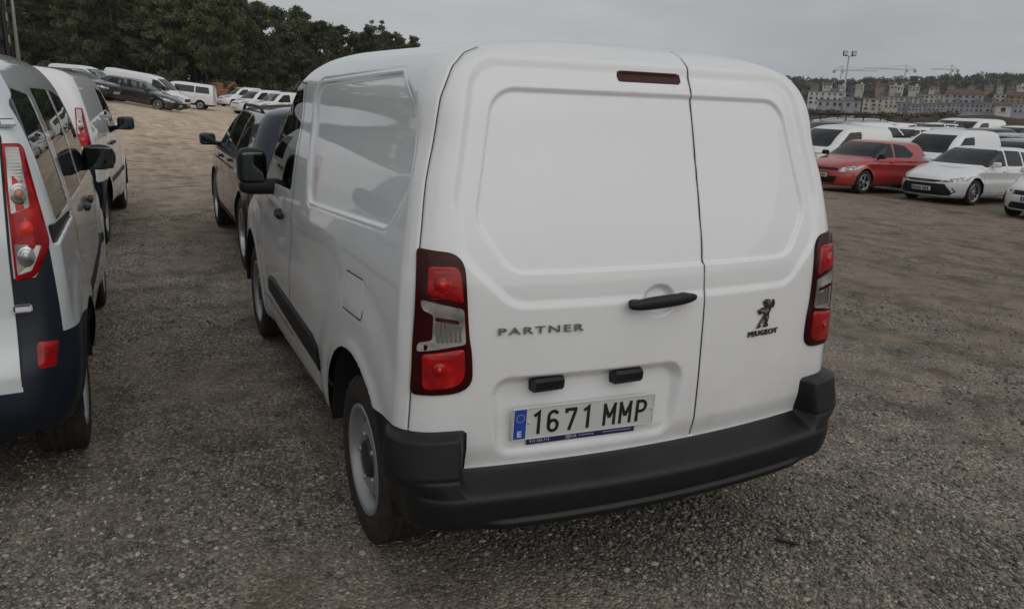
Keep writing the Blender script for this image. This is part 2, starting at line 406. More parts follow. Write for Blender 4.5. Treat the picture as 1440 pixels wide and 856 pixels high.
KANGOO = [
 (.28, .20, .10, 4.05, .80, .14, .30), (.33, .25, .03, 4.14, .86, .16, .32), (.42, .34, .0, 4.20, .895, .18, .35), (.55, .46, .01, 4.21, .912, .18, .36), (.68, .60, .05, 4.21, .915, .14, .38),
 (.80, .75, .07, 4.17, .912, .12, .40), (.95, .88, .08, 4.02, .905, .11, .42), (1.08, 1.0, .09, 3.70, .895, .11, .36), (1.15, 1.08, .10, 3.35, .885, .10, .25), (1.22, 1.16, .11, 3.18, .872, .10, .22),
 (1.40, 1.38, .14, 2.92, .835, .10, .2), (1.55, 1.54, .17, 2.70, .795, .11, .2), (1.66, 1.66, .20, 2.48, .755, .12, .2), (1.74, 1.74, .24, 2.25, .70, .13, .2), (1.79, 1.79, .31, 2.05, .59, .15, .22), (1.82, 1.82, .42, 1.85, .36, .2, .25), (1.83, 1.83, .55, 1.7, 0, .2, .2)]
# ---------------------------------------------------------------- vehicle builder
def lathe(prof, n, fmask=None, wob=None):
    """profile of (x, r) turned round the x axis"""
    prof = np.array(prof, float); m = len(prof); th = np.linspace(0, 2*math.pi, n, endpoint=False)
    r = np.repeat(prof[:, 1][:, None], n, 1)
    if wob is not None: r = r+wob(prof, np.arange(n))
    V = np.stack([np.repeat(prof[:, 0][:, None], n, 1), r*np.cos(th), r*np.sin(th)], -1).reshape(-1, 3)
    F = []
    for i in range(m-1):
        for j in range(n):
            if fmask is None or fmask(.5*(prof[i, 1]+prof[i+1, 1]), (j+.5)/n, i): F.append((i*n+j, (i+1)*n+j, (i+1)*n+(j+1) % n, i*n+(j+1) % n))
    return V, F
WHEELS = {}
def wheel_meshes(kind, r, w, rim, n):
    key = (kind, r, w, rim, n)
    if key in WHEELS: return WHEELS[key]
    h = w/2
    pf = [(h*.75, rim-.012), (h*.86, rim), (h*.98, rim+.02), (h*1.02, rim+.055), (h*1.0, r-.035), (h*.93, r-.012), (h*.84, r-.001)]
    tread = []
    for x in np.linspace(.80, -.80, 33):
        g = min(abs(abs(x)-.18), abs(abs(x)-.52)); tread.append((h*x, r-(.008 if g < .05 else 0)))
    pf = pf+tread+[(-x, q) for x, q in pf[::-1]]
    def wob(p, j):
        sh = (np.abs(p[:, 0]) > h*.55) & (np.abs(p[:, 0]) < h*.98) & (p[:, 1] > r-.03)
        mid = (np.abs(p[:, 0]) < h*.5) & (p[:, 1] > r-.005)
        return -.007*sh[:, None]*((j % 4) == 0)[None, :]-.005*mid[:, None]*((j % 6) == 0)[None, :]
    tyre = lathe(pf, n, wob=wob)
    lip = [(-h*.86, rim+.006), (-h*.95, rim+.004), (-h*.97, rim-.005), (-h*.90, rim-.014), (-h*.78, rim-.018), (-h*.60, rim-.026)]
    if kind == 'steel':
        prof = lip+[(-h*.50, rim*.82), (-h*.54, rim*.76), (-h*.64, rim*.66), (-h*.76, rim*.56), (-h*.78, rim*.48), (-h*.70, rim*.42), (-h*.66, rim*.36)]
        rimv = lathe(prof, n, lambda q, t, i: not (rim*.68 < q < rim*.80 and (t*10) % 1 < .34))
        capv = lathe([(-h*.66, rim*.365), (-h*.82, rim*.33), (-h*.86, rim*.22), (-h*.86, .001)], n//2)
        bolts = [sell(-h*.76, rim*.45*math.cos(a), rim*.45*math.sin(a), .012, .012, .012, 1, 1, 5, 6) for a in np.arange(5)*2*math.pi/5]
        rimv = join([rimv]+bolts)
    else:
        ns = {'alloy5': 5, 'alloy10': 10}[kind]
        rr = np.linspace(rim*.93, rim*.22, 12)
        prof = lip[:-1]+[(-h*(.55+.22*(1-(q/rim))), q) for q in rr]
        def keep(q, t, i):
            if q > rim*.92 or q < rim*.27: return True
            c = (t*ns) % 1; wd = .16+.12*(rim*.25/q)
            if ns == 5: return abs(c-.5-.11) < wd*.55 or abs(c-.5+.11) < wd*.55
            return abs(c-.5) < wd*.9
        rimv = lathe(prof, n, keep)
        capv = lathe([(-h*.70, rim*.23), (-h*.76, rim*.2), (-h*.76, .001)], n//2)
    back = lathe([(-h*.15, rim*.97), (-h*.12, .001)], n//2)
    WHEELS[key] = [bpy_mesh('tyre', tyre, TYRE), bpy_mesh('wheel', rimv, STEEL if kind == 'steel' else ALLOY), bpy_mesh('hub_cap', capv, DARKW if kind == 'steel' else ALLOY), bpy_mesh('brake_disc', back, UNDER)]
    return WHEELS[key]
def bpy_mesh(name, vf, m):
    me = bpy.data.meshes.new(name); me.from_pydata([tuple(v) for v in np.asarray(vf[0]).tolist()], [], vf[1]); me.materials.append(m)
    me.polygons.foreach_set('use_smooth', np.ones(len(me.polygons), bool)); me.update(); return me
def child(name, me, parent, loc=(0, 0, 0), rz=0, rot=None, label=None):
    o = bpy.data.objects.new(name, me); COL.objects.link(o); o.parent = parent; o.location = loc; o.rotation_euler = rot or (0, 0, rz)
    if label: o['label'] = label
    return o
def mirror_poly(p): return [(-x, y) for x, y in p]

def vehicle(name, label, cat, sp, body_mat, loc=(0, 0, 0), rz=0, group=None):
    s = Shell(sp['keys'], sp.get('step', .02), sp['nl'], sp.get('nr', sp['nl']), sp.get('bow', (.08, .14)), sp.get('taper', (.06, .03)), sp.get('post'))
    root = thing(name, label, cat, loc, rz, group)
    regs = []          # (name, distance fn, mask fn, material, depth, width, label)
    def reg(nm, fn, mk_, m, depth=0., wid=.02, lab=None, sub=None):
        regs.append((nm, fn, mk_, m, depth, wid, lab, sub)); return len(regs)-1
    LEFT = lambda s: s.nx < -.3
    RIGHT = lambda s: s.nx > .3
    REAR = lambda s: s.ny < -.3
    FRONT = lambda s: s.ny > .12
    for pl in sp.get('windows', []):
        for M_, sides in ((LEFT, 'L'), (RIGHT, 'R')):
            reg('side_window', lambda s, pl=pl: poly_d(s.y, s.z, pl, sp.get('wr', .035)), M_, sp.get('glass', GLASS), sp.get('wdepth', .006), .016)
    if 'screen' in sp: reg('windscreen', lambda s: poly_d(s.x, s.z, sp['screen'], .05), FRONT, sp.get('glass', GLASS), .004, .016)
    if 'rear_window' in sp: reg('rear_window', lambda s: poly_d(s.x, s.z, sp['rear_window'], .06), REAR, sp.get('rglass', sp.get('glass', GLASS)), .005, .016)
    for pl in sp.get('headlights', []):
        for q in (pl, mirror_poly(pl)): reg('headlight', lambda s, q=q: poly_d(s.af, s.z, q, .02), lambda s: s.y > sp['keys'][4][3]-1.3, HEADL, -.004, .02)
    for pl in sp.get('tails', []):
        for q in (pl, mirror_poly(pl)): reg('tail_light', lambda s, q=q: poly_d(s.a, s.z, q, .015), lambda s: s.y < 1.0, LENSRED, -.004, .02)
    for nm, pl, m, dp in sp.get('front', []): reg(nm, lambda s, pl=pl: poly_d(s.x, s.z, pl, .02), lambda s: s.ny > .2, m, dp, .03)
    for nm, pl, m, dp in sp.get('side', []):
        for M_ in (LEFT, RIGHT): reg(nm, lambda s, pl=pl: poly_d(s.y, s.z, pl, .015), M_, m, dp, .02)
    # relief that stays part of the body
    for fn in sp.get('relief', []): fn(s)
    yr_, yf_, wr, ww, rim, kind, xo = sp['wheels']; ar = sp.get('arch', wr+.07); zc = wr+sp.get('arch_dz', .0)
    for yc in (yr_, yf_):
        d = np.hypot(s.y-yc, s.z-zc)-ar
        s.disp += np.where((np.abs(s.nx) > .3) & (d > -.05), sstep((np.abs(s.nx)-.3)/.4)*sp.get('lip', .012)*np.exp(-(np.maximum(d-.005, 0)/.035)**2), 0)
    if 'extra_regions' in sp: sp['extra_regions'](s, reg)
    for nm, fn, mk_, m, depth, wid, lab, sub in regs:
        if depth: s.recess(fn(s)+(wid*.55 if depth < 0 else 0), depth, wid, mk_(s))
    s.apply()
    if 'bumper_z' in sp:
        s.cut(1, s.z-sp['bumper_z'](s))
    for i, (nm, fn, mk_, m, depth, wid, lab, sub) in enumerate(regs): s.cut(10+i, fn(s), mk_(s))
    for yc in (yr_, yf_): s.cut(-1, np.hypot(s.y-yc, s.z-zc)-ar, np.abs(s.nx) > .25)
    V, F = s.part(0); body = mk('body', V, F, body_mat, root)
    bump_o = None
    if 'bumper_z' in sp: bump_o = mk('bumper', *s.part(1), PLASTIC, root)
    made = {}
    for i, (nm, fn, mk_, m, depth, wid, lab, sub) in enumerate(regs):
        v, f = s.part(10+i)
        if len(f): made[i] = mk(nm, v, f, m, made.get(sub, root) if sub is not None else root, label=lab)
    ok = s.lab >= 0; ij = np.argwhere(ok); i_, j_ = ij[:, 0], ij[:, 1]; j2 = (j_+1) % s.S
    quads = np.stack([i_*s.S+j_, (i_+1)*s.S+j_, (i_+1)*s.S+j2, i_*s.S+j2], 1)
    bvh = BVHTree.FromPolygons(s.P.reshape(-1, 3).tolist(), quads.tolist())
    class X: pass
    k = X(); k.root, k.shell, k.bvh, k.body, k.made, k.bumper = root, s, bvh, body, made, bump_o
    def hit(axis, sg, u, v):
        o, d = {'side': ((sg*3, u, v), (-sg, 0, 0)), 'rear': ((u, -3, v), (0, 1, 0)), 'front': ((u, 9, v), (0, -1, 0)), 'top': ((u, v, 4), (0, 0, -1))}[axis]
        p, n, _, _ = bvh.ray_cast(Vector(o), Vector(d))
        if p is None: p, n, _, _ = bvh.ray_cast(Vector(o)+Vector((.006, .004, .003)), Vector(d))
        if p is None: return None, None
        if n.dot(Vector(d)) > 0: n = -n
        return p, n
    k.hit = hit
    def ribbon(nm, pts, width, m, axis='side', sg=-1, off=.0008, par=None, step=.015):
        P = []
        for a, b in zip(pts[:-1], pts[1:]):
            n = max(1, int(math.hypot(b[0]-a[0], b[1]-a[1])/step))
            P += [(a[0]+(b[0]-a[0])*t/n, a[1]+(b[1]-a[1])*t/n) for t in range(n)]
        P.append(pts[-1]); H = [hit(axis, sg, *q) for q in P]; H = [h for h in H if h[0] is not None]
        if len(H) < 2: return None
        V = []
        for i, (p, n) in enumerate(H):
            d = (H[min(i+1, len(H)-1)][0]-H[max(i-1, 0)][0]).normalized(); c = d.cross(n).normalized()*width/2
            V += [p+n*off+c, p+n*off-c]
        return mk(nm, np.array([v[:] for v in V]), [(2*i, 2*i+1, 2*i+3, 2*i+2) for i in range(len(H)-1)], m, par or root)
    k.ribbon = ribbon
    sw = sp.get('seam_w', .007)
    for pts in sp.get('seams', []):
        for sg in (-1, 1): ribbon('door_seam', pts, sw, SEAM, 'side', sg, par=body)
    for (y, z) in sp.get('handles', []):
        for sg in (-1, 1):
            p, n = hit('side', sg, y, z)
            if p: mk('door_handle', *xf(sell(0, 0, .018, .085, .018, .016, .6, .5, 8, 14), frame(p, n)), sp.get('handle_mat', body_mat), root)
    if 'mirror' in sp:
        y, z, mw, mh = sp['mirror']
        for sg in (-1, 1):
            p, n = hit('side', sg, y, z)
            if p is None: continue
            cx = p.x+sg*(sp.get('mirror_off', .05)+mw/2)
            o = mk('mirror', *join([sell(cx, y+.01, z+mh*.28, mw/2, .07, mh/2, *sp.get('mirror_round', (.45, .5)), 14, 20), tube([(p.x-sg*.02, y+.02, z-.02), (cx-sg*mw*.2, y+.01, z-.0)], .028, 8)]), sp.get('mirror_mat', body_mat), root)
            mk('mirror_glass', *xf(sell(0, 0, 0, mw/2*.86, .008, mh/2*.82, .12, .12 if 'mirror_round' not in sp else .7, 8, 16), Matrix.Translation((cx, y-.060, z+mh*.28))@Matrix.Rotation(.05, 4, 'X')@Matrix.Rotation(-sg*.06, 4, 'Z')), MIRRORG, o)
    # wheels, wells, underbody
    me = wheel_meshes(kind, wr, ww, rim, sp.get('wheel_n', 48))
    for yc in (yr_, yf_):
        for sg in (-1, 1):
            x = sg*(xo-ww/2)
            wo = child('wheel', me[1], root, (x, yc, wr-.004), 0 if sg < 0 else math.pi)
            child('tyre', me[0], wo); child('hub_cap', me[2], wo); child('brake_disc', me[3], wo)
            th = np.linspace(-.03, math.pi+.03, 21); V = []
            for t in th:
                for xx, rr in ((s.wmax*.985, ar+.004), (xo-ww-.12, ar+.004), (xo-ww-.12, .02)): V.append((sg*xx, yc+rr*math.cos(t), zc+rr*math.sin(t)))
            mk('wheel_well', V, [(3*i+q, 3*i+q+1, 3*i+q+4, 3*i+q+3) for i in range(20) for q in (0, 1)], UNDER, root)
    z0 = sp['keys'][0][0]; y1 = sp['keys'][0][2]+.02; y2 = sp['keys'][0][3]-.25; hw = sp['keys'][0][4]-.26; sk = sp['keys'][1][4]-.03
    parts = [box(0, (y1+y2)/2, z0+.03, 2*hw, y2-y1, .09)]
    ya, yb = yr_+ar+.02, yf_-ar-.02
    parts += [box(0, (ya+yb)/2, z0+.02, 2*sk, yb-ya, .02), box(0, (y1+yr_-ar)/2, z0+.045, 2*sk-.1, max(yr_-ar-y1-.02, .05), .02), box(0, (y2+yf_+ar)/2, z0+.045, 2*sk-.25, max(y2-yf_-ar-.02, .05), .02)]
    mk('underbody', *join(parts), UNDER, root, False)
    if sp.get('cabin'):
        zf, ys, hh = sp['cabin']     # floor height, front seat y, seat spacing
        for yy in ([ys] if not hh else [ys, ys-hh]):
            for sx in (-1, 1):
                mk('seat', *join([sell(sx*.38, yy+.2, zf+.32, .25, .27, .09, .5, .5, 8, 12), sell(sx*.38, yy-.08, zf+.62, .23, .08, .33, .5, .6, 10, 12), sell(sx*.38, yy-.11, zf+1.02, .12, .05, .09, .6, .6, 8, 10)]), SEATM, root)
        dsh = sp['dash']
        mk('dashboard', *sell(0, dsh[0], dsh[1]-.16, s.wmax*.8, .26, .16, .5, .4, 10, 20), DASH, root)
        V, F = lathe([(-.014, .17), (0, .186), (.014, .17), (0, .156), (-.014, .17)], 24)
        M = Matrix.Translation((-.38, dsh[0]-.34, dsh[1]-.08))@Matrix.Rotation(math.pi/2+.4, 4, 'Z')@Matrix.Rotation(0, 4, 'X')
        M = Matrix.Translation((-.38, dsh[0]-.34, dsh[1]-.08))@Matrix.Rotation(-.4, 4, 'X')@Matrix.Rotation(math.pi/2, 4, 'Z')
        mk('steering_wheel', *xf((V, F), M), DASH, root)
    if 'after' in sp: sp['after'](k, sp, body_mat)
    return k
def smap(s, a, z, off):
    """point off metres outside the undisplaced rear skin at girth a and height z"""
    z0 = s.C0[:, 0, 2]; i = int(np.clip(np.searchsorted(z0, z)-1, 0, s.T-2)); t = (z-z0[i])/max(z0[i+1]-z0[i], 1e-6)
    cols = np.arange(s.nL) if a < 0 else np.arange(s.S, s.nL-1, -1) % s.S
    q = [np.array([np.interp(abs(a), np.abs(s.C0[r, cols, 3]), s.C0[r, cols, c]) for c in (0, 1, 2, 5, 6, 7)]) for r in (i, i+1)]
    q = q[0]*(1-t)+q[1]*t; n = q[3:]/np.linalg.norm(q[3:]); return q[:3]+n*off
def fillet(poly, rad, seg=7):
    out = []; n = len(poly)
    for i in range(n):
        a, b, c = (np.array(poly[j % n], float) for j in (i-1, i, i+1)); r = rad if np.isscalar(rad) else rad[i]
        d1, d2 = min(r, .48*np.linalg.norm(a-b)), min(r, .48*np.linalg.norm(c-b)); p, q = b+(a-b)/np.linalg.norm(a-b)*d1, b+(c-b)/np.linalg.norm(c-b)*d2
        out += [(1-t)**2*p+2*t*(1-t)*b+t*t*q for t in np.linspace(0, 1, seg)]
    return out
def densify(pts, step=.012):
    out = []
    for a, b in zip(pts, pts[1:]+pts[:1]):
        n = max(1, int(np.linalg.norm(b-a)/step)); out += [a+(b-a)*t/n for t in range(n)]
    return out
def dome(s, sg, outline, levels, centre=None):
    """lens built of loops drawn in towards the centre: levels = (scale, offset)"""
    P = densify(outline); c = np.mean(P, 0) if centre is None else np.array(centre); n = len(P); V = []; F = []
    for sc, of in levels: V += [smap(s, sg*q[0], q[1], of) for q in (c+(p-c)*sc for p in P)]
    for l in range(len(levels)-1):
        for i in range(n): F.append((l*n+i, l*n+(i+1) % n, (l+1)*n+(i+1) % n, (l+1)*n+i))
    return np.array(V), F
def slab(s, sg, outline, o0, o1):
    """flat pane of any outline, from offset o0 up to o1"""
    P = densify(outline, .02); n = len(P); V = [smap(s, sg*p[0], p[1], o) for o in (o0, o1) for p in P]
    return np.array(V), [tuple(range(n, 2*n))]+[(i, (i+1) % n, n+(i+1) % n, n+i) for i in range(n)]
def disc(cx, cy, rx, ry, n=24): return [np.array((cx+rx*math.cos(t), cy+ry*math.sin(t))) for t in np.linspace(0, 2*math.pi, n, endpoint=False)]
RIMMED = ((1.0, -.004), (.995, .004), (.975, .010), (.94, .0125), (.6, .0135), (.05, .0135))
def plate_at(k, axis, u, z, w=.52, h=.11):
    p, n = k.hit(axis, 1, u, z)
    if p is None: return
    o = mk('number_plate', *xf(bevbox(0, 0, .008, w, h, .012, .004), frame(p, n)), PLATEW, k.root, False)
    mk('plate_band', *xf(box(-w/2+.026, 0, .0152, .042, h-.008, .002), frame(p, n)), PLATEB, o, False)
    struct(mk('plate_characters', *xf(join([box(-w/2+.08+i*.055+(.03 if i > 3 else 0), 0, .0152, .034, h*.66, .002) for i in range(7)]), frame(p, n)), INK, o, False), 'stuff')
def recolour(root, m, names=('body',)):
    for c in root.children:
        if c.name.split('.')[0] in names:
            c.material_slots[0].link = 'OBJECT'; c.material_slots[0].material = m
# ---------------------------------------------------------------- the white panel van in the foreground
def hero_relief(s):
    rear = s.ny < -.25
    out = [(-.56, 1.045), (.56, 1.045), (.72, 1.20), (.725, 1.36), (.635, 1.775), (-.635, 1.775), (-.725, 1.36), (-.72, 1.20)]
    inn = [(-.565, 1.146), (.565, 1.146), (.668, 1.30), (.580, 1.697), (-.580, 1.697), (-.668, 1.30)]
    s.recess(poly_d(s.x, s.z, out, .11), .017*(.35+.65*sstep((s.z-1.05)/.45)), .034, rear); s.recess(poly_d(s.x, s.z, inn, .095), .012, .012, rear)
    pr = [(-.60, .555), (.035, .555), (.065, .77), (.03, .803), (-.585, .803), (-.615, .77)]
    d = poly_d(s.x, s.z, pr, .05); s.recess(d, .042*np.clip(.30+.70*(s.z-.56)/.22, .25, 1), .034, rear)
    s.recess(np.hypot((s.x+.04)/1.18, s.z-1.035)-.046, .02, .02, rear)                       # hand cup behind the handle
    s.groove(np.abs(s.x-.15), .006, .011, rear & (s.z > .515))
    s.groove(line_d(s.a, s.z, SEAM_L), .005, .010, s.x < 0); s.groove(line_d(-s.a, s.z, SEAM_L), .005, .010, s.x > 0)
    side = np.abs(s.nx) > .3
    rec = [(.49, 1.245), (1.70, 1.175), (1.90, 1.70), (.66, 1.735), (.42, 1.62), (.35, 1.40)]
    d = poly_d(s.y, s.z, rec, .10); s.recess(d, .016, .015, side); s.groove(d-.014, .003, .012, side)
    # shoulder crease along the flank and the hollow of the doors
    s.disp += np.where(side, -.010*np.exp(-((s.z-(.90+.01*s.y))/.10)**2)*sstep((s.y-1.0)/.6)*sstep((3.6-s.y)/.5), 0)
    s.disp += np.where(side, sstep((np.abs(s.nx)-.3)/.5)*.010*sstep((.70-np.hypot(s.y-.745, s.z-.33)+.0)/.16), 0)         # flared rear arch
    s.disp += np.where(side, sstep((np.abs(s.nx)-.3)/.5)*.008*sstep((.66-np.hypot(s.y-3.53, s.z-.33)+.0)/.14), 0)
    fl = [(.63, .885), (.92, .872), (.92, 1.018), (.65, 1.03)]
    s.groove(np.abs(poly_d(s.y, s.z, fl, .05)), .0015, .010, s.nx < -.3)
    # bumper: corner uprights stand out to the depth of the step
    aa = np.abs(s.a); r0 = int(np.abs(s.z[:, 0]-.58).argmin()); nh = s.C[r0:r0+1, :, 5:7]; nh = nh/np.linalg.norm(nh, axis=-1, keepdims=True)
    y0 = s.y[:, :1]; amt = np.clip(y0-(.008+(s.z-.455)*.20), 0, .09)*(s.z > .45)*sstep((.647-s.z)/.008)*sstep((aa-.710)/.030)*sstep((.36-s.y)/.16)
    s.C[..., :2] += np.where(s.y < .5, amt, 0)[..., None]*nh
    s.disp += np.where(s.ny < -.1, .013*sstep((.374-s.z)/.006)*sstep((s.z-.335)/.012)*sstep((.70-np.abs(s.x))/.12), 0)
SEAM_L = [(-.60, 1.812), (-.655, 1.79), (-.705, 1.745), (-.752, 1.655), (-.785, 1.53), (-.820, 1.41), (-.853, 1.21), (-.880, .94), (-.886, .78), (-.893, .648)]
def hero_lamp(k, sg):
    """tail light: dark red moulded housing that wraps the corner, with raised red and clear lenses"""
    s = k.shell
    o = fillet([(.857, 1.224), (.714, 1.209), (.704, .96), (.692, .90), (.690, .772), (.886, .774)], [.012, .06, .09, .06, .11, .02])
    lamp = mk('tail_light', *dome(s, -sg, o, RIMMED, (.775, .99)), LENSDK, k.root, label='dark red tail light wrapping the rear corner')
    top = fillet([(.822, 1.172), (.730, 1.172), (.722, 1.060), (.828, 1.090)], [.012, .03, .012, .012]); bot = fillet([(.846, .908), (.720, .922), (.714, .800), (.846, .796)], [.012, .014, .07, .02])
    for q, c in ((top, (.775, 1.12)), (bot, (.785, .86))):
        l = mk('red_lens', *dome(s, -sg, q, ((1, .010), (.985, .0155), (.93, .017), (.5, .0178), (.05, .018)), c), LENSRED, lamp)
        for rr, m in ((.024, LENSDK), (.0225, LENSRED), (.008, LENSHOT)): mk('reflector_ring', *dome(s, -sg, disc(c[0]+.012, c[1], rr*.9, rr), ((1, .0165+.001*(m is not LENSDK)+.001*(m is LENSHOT)), (.9, .0185+.001*(m is not LENSDK)+.001*(m is LENSHOT)), (.05, .0187+.001*(m is not LENSDK)+.001*(m is LENSHOT)))), m, l)
        for t in np.linspace(-.042, .042, 7):
            z = c[1]+t
            if abs(t) > .02: mk('lens_rib', *slab(s, -sg, [np.array(p) for p in ((.745, z), (.812, z), (.812, z+.0022), (.745, z+.0022))], .016, .0195), LENSRED, l, False)
    cl = mk('clear_lens', *slab(s, -sg, fillet([(.846, 1.075), (.722, 1.044), (.716, .936), (.860, .916), (.856, .943), (.816, .952), (.812, 1.030), (.842, 1.045)], .010, 4), .010, .0165), LENSWHITE, lamp, False)
    for x in np.linspace(.800, .735, 6): mk('flute', *slab(s, -sg, fillet([(x+.0042, 1.008-.012*(x < .77)), (x-.0042, 1.006-.012*(x < .77)), (x-.0042, .944), (x+.0042, .944)], .002, 3), .0163, .0190), CHROME, cl, False)
    mk('lamp_shield', *slab(s, -sg, fillet([(.806, 1.024), (.738, 1.010), (.738, 1.000), (.806, 1.012)], .003, 3), .0163, .0195), LENSDK, cl, False)
def hero_regions(s, reg):
    low = lambda s: s.y < .75
    def bump_d(s):
        a = np.abs(s.a)
        main = s.z-.5135
        up = poly_d(a, s.z, [(.705, .30), (1.4, .30), (1.4, .632), (.93, .654), (.72, .652), (.705, .64)], .012)
        return np.minimum(main, up)
    reg('bumper', bump_d, lambda s: s.y < .72, PLASTIC, 0, .02, 'matt black rear bumper with step')
    reg('bumper', lambda s: s.z-(.50+0*s.x), lambda s: s.y > 3.9, PLASTIC)
    for M_ in (lambda s: s.nx < -.3, lambda s: s.nx > .3):
        reg('side_moulding', lambda s: poly_d(s.y, s.z, [(1.33, .455), (2.84, .49), (2.76, .60), (2.60, .622), (1.50, .60), (1.38, .57)], .02), M_, PLASTIC, -.012, .02)
    reg('brake_light', lambda s: poly_d(s.x, s.z, [(-.142, 1.728), (.113, 1.728), (.113, 1.764), (-.142, 1.764)], .016), lambda s: s.ny < -.25, LENSDK, .004, .012, 'high centre brake light')
def lion():
    """standing lion emblem, one upright outline, x right y up, about 1 unit tall"""
    return [(.02, .0), (.20, .02), (.23, .09), (.17, .12), (.26, .25), (.37, .36), (.42, .22), (.40, .10), (.34, .06), (.36, .01), (.56, .01), (.58, .10), (.53, .14), (.60, .34), (.58, .46), (.66, .60), (.70, .72),
            (.78, .66), (.84, .80), (.80, .96), (.72, .97), (.74, .84), (.64, .88), (.55, .99), (.42, 1.0), (.28, .95), (.24, .87), (.33, .86), (.30, .80), (.38, .76), (.33, .70), (.22, .72), (.12, .66), (.03, .66),
            (.0, .60), (.10, .55), (.05, .50), (.16, .48), (.28, .54), (.36, .50), (.30, .40), (.20, .28), (.10, .14)]
def hero_after(k, sp, bm):
    root, hit = k.root, k.hit
    def grp(nm, par=root): return par
    ld = mk_split_doors(k)
    k.ribbon('door_seam', [(.15, .518), (.15, 1.845)], .0045, SEAM, 'rear', 1, off=.0022, par=ld[0])
    # hinge-side seam of both rear doors, laid on the corner
    s = k.shell
    for sg in (-1, 1):
        P = []
        for a0, b0 in zip(SEAM_L[:-1], SEAM_L[1:]):
            for t in np.linspace(0, 1, 12, endpoint=False):
                aa, zz = (a0[0]+(b0[0]-a0[0])*t)*(-sg), a0[1]+(b0[1]-a0[1])*t
                d = np.where((s.y < .8) & (s.x*sg > 0), (s.a-aa)**2+(s.z-zz)**2, 9); i = np.unravel_index(d.argmin(), d.shape)
                # refine between neighbours by weights
                i0, i1 = max(i[0]-1, 0), min(i[0]+2, s.T); jj = [(i[1]+o) % s.S for o in (-1, 0, 1)]
                w = 1/(d[i0:i1][:, jj]+1e-7); w /= w.sum()
                p = (s.P[i0:i1][:, jj]*w[..., None]).sum((0, 1)); n = (s.C[i0:i1][:, jj][..., 5:8]*w[..., None]).sum((0, 1)); P.append((p, n/np.linalg.norm(n)))
        A = np.array([np.concatenate(q) for q in P])
        for _ in range(6): A[1:-1] = (A[:-2]+2*A[1:-1]+A[2:])/4
        P = [(q[:3], q[3:]/np.linalg.norm(q[3:])) for q in A]
        V = []
        for i, (p, n) in enumerate(P):
            d = P[min(i+1, len(P)-1)][0]-P[max(i-1, 0)][0]; c = np.cross(d, n); c /= np.linalg.norm(c)+1e-9
            V += [p+n*.0022+c*.0017, p+n*.0022-c*.0017]
        mk('door_seam', np.array(V), [(2*i, 2*i+1, 2*i+3, 2*i+2) for i in range(len(P)-1)], SEAM, ld[0] if sg < 0 else ld[1])
    for sg in (1, -1): hero_lamp(k, sg)
    # rear handle
    p, n = hit('rear', 1, -.04, .99); p2, _ = hit('rear', 1, -.15, 1.035)
    o = mk('door_handle', *xf(join([sell(0, 0, .030, .135, .021, .018, .85, .75, 14, 32), sell(-.10, .0, .012, .020, .014, .022, .6, .6, 8, 12), sell(.095, 0, .012, .020, .014, .022, .6, .6, 8, 12)]), frame((-.045, p2.y, 1.037), (0, -1, 0), roll=.05)), PLASTIC, ld[0], label='black grab handle')
    # lettering and emblem
    p, n = hit('rear', 1, -.468, .968)
    V, F = text_vf('PARTNER', .0225, .285, .003, .0002, 1.25); mk('lettering', *xf((V, F), frame(p+n*.003, n)), CHROME, ld[0], False, label='chrome PARTNER lettering')
    p, n = hit('rear', 1, .443, .874)
    V, F = text_vf('PEUGEOT', .020, .155, .0025, .0006, 1.1); mk('lettering', *xf((V, F), frame(p+n*.003, n, roll=.0)), EMBLEM, ld[1], False, label='dark chrome PEUGEOT lettering')
    p, n = hit('rear', 1, .447, .945)
    V, F = extr([((x-.42)*.105, (y-.5)*.105) for x, y in lion()], .005)
    for zo in (1,):
        mk('lion_emblem', *xf((V, F), frame(p+n*.001, n)), EMBLEM, ld[1], False, label='dark chrome standing lion emblem')
    hl = [[(.30, .56), (.50, .66), (.56, .60), (.40, .50)], [(.40, .92), (.56, .94), (.60, .84), (.48, .80)], [(.44, .34), (.54, .38), (.52, .22), (.47, .20)], [(.12, .61), (.28, .66), (.30, .61), (.16, .56)], [(.20, .16), (.30, .30), (.33, .27), (.24, .14)]]
    mk('emblem_relief', *xf(join([extr([((x-.42)*.105, (y-.5)*.105) for x, y in q], .008) for q in hl]), frame(p+n*.001, n)), CHROME, ld[1], False)
    # number plate
    pc = np.array(hit('rear', 1, -.295, .656)[0][:]); a = np.array(hit('rear', 1, -.50, .656)[0][:]); b = np.array(hit('rear', 1, -.09, .656)[0][:])
    tx = b-a; tx /= np.linalg.norm(tx); nn = np.cross(tx, (0, -.07, 1)); nn /= np.linalg.norm(nn)
    if nn[1] > 0: nn = -nn
    M = frame(pc+nn*.010, nn)
    pl = mk('number_plate', *xf(bevbox(0, 0, .005, .524, .114, .008, .0035), M), PLATEW, root, False, label='white number plate 1671 MMP')
    mk('plate_rim', *xf(join([box(0, .0545, .0098, .515, .0025, .0025), box(0, -.0545, .0098, .515, .0025, .0025), box(-.2578, 0, .0098, .0025, .108, .0025), box(.2578, 0, .0098, .0025, .108, .0025)]), M), PLATEW, pl, False)
    mk('country_band', *xf(bevbox(-.234, 0, .0092, .042, .104, .0025, .001), M), PLATEB, pl, False)
    V, F = text_vf('E', .021, .015, .0006, .0006); mk('plate_letter', *xf((V, F), M@Matrix.Translation((-.235, -.033, .0112))), INKW, pl, False)
    st = []
    for i in range(12):
        t = i*math.pi/6; cx, cy = -.234+.0135*math.cos(t), .022+.0135*math.sin(t)
        st.append(xf(extr([((.0026 if j % 2 == 0 else .0011)*math.sin(j*math.pi/5), (.0026 if j % 2 == 0 else .0011)*math.cos(j*math.pi/5)) for j in range(10)], .0006), Matrix.Translation((cx, cy, .0106))))
    mk('star_circle', *xf(join(st), M), YELLOW, pl, False)
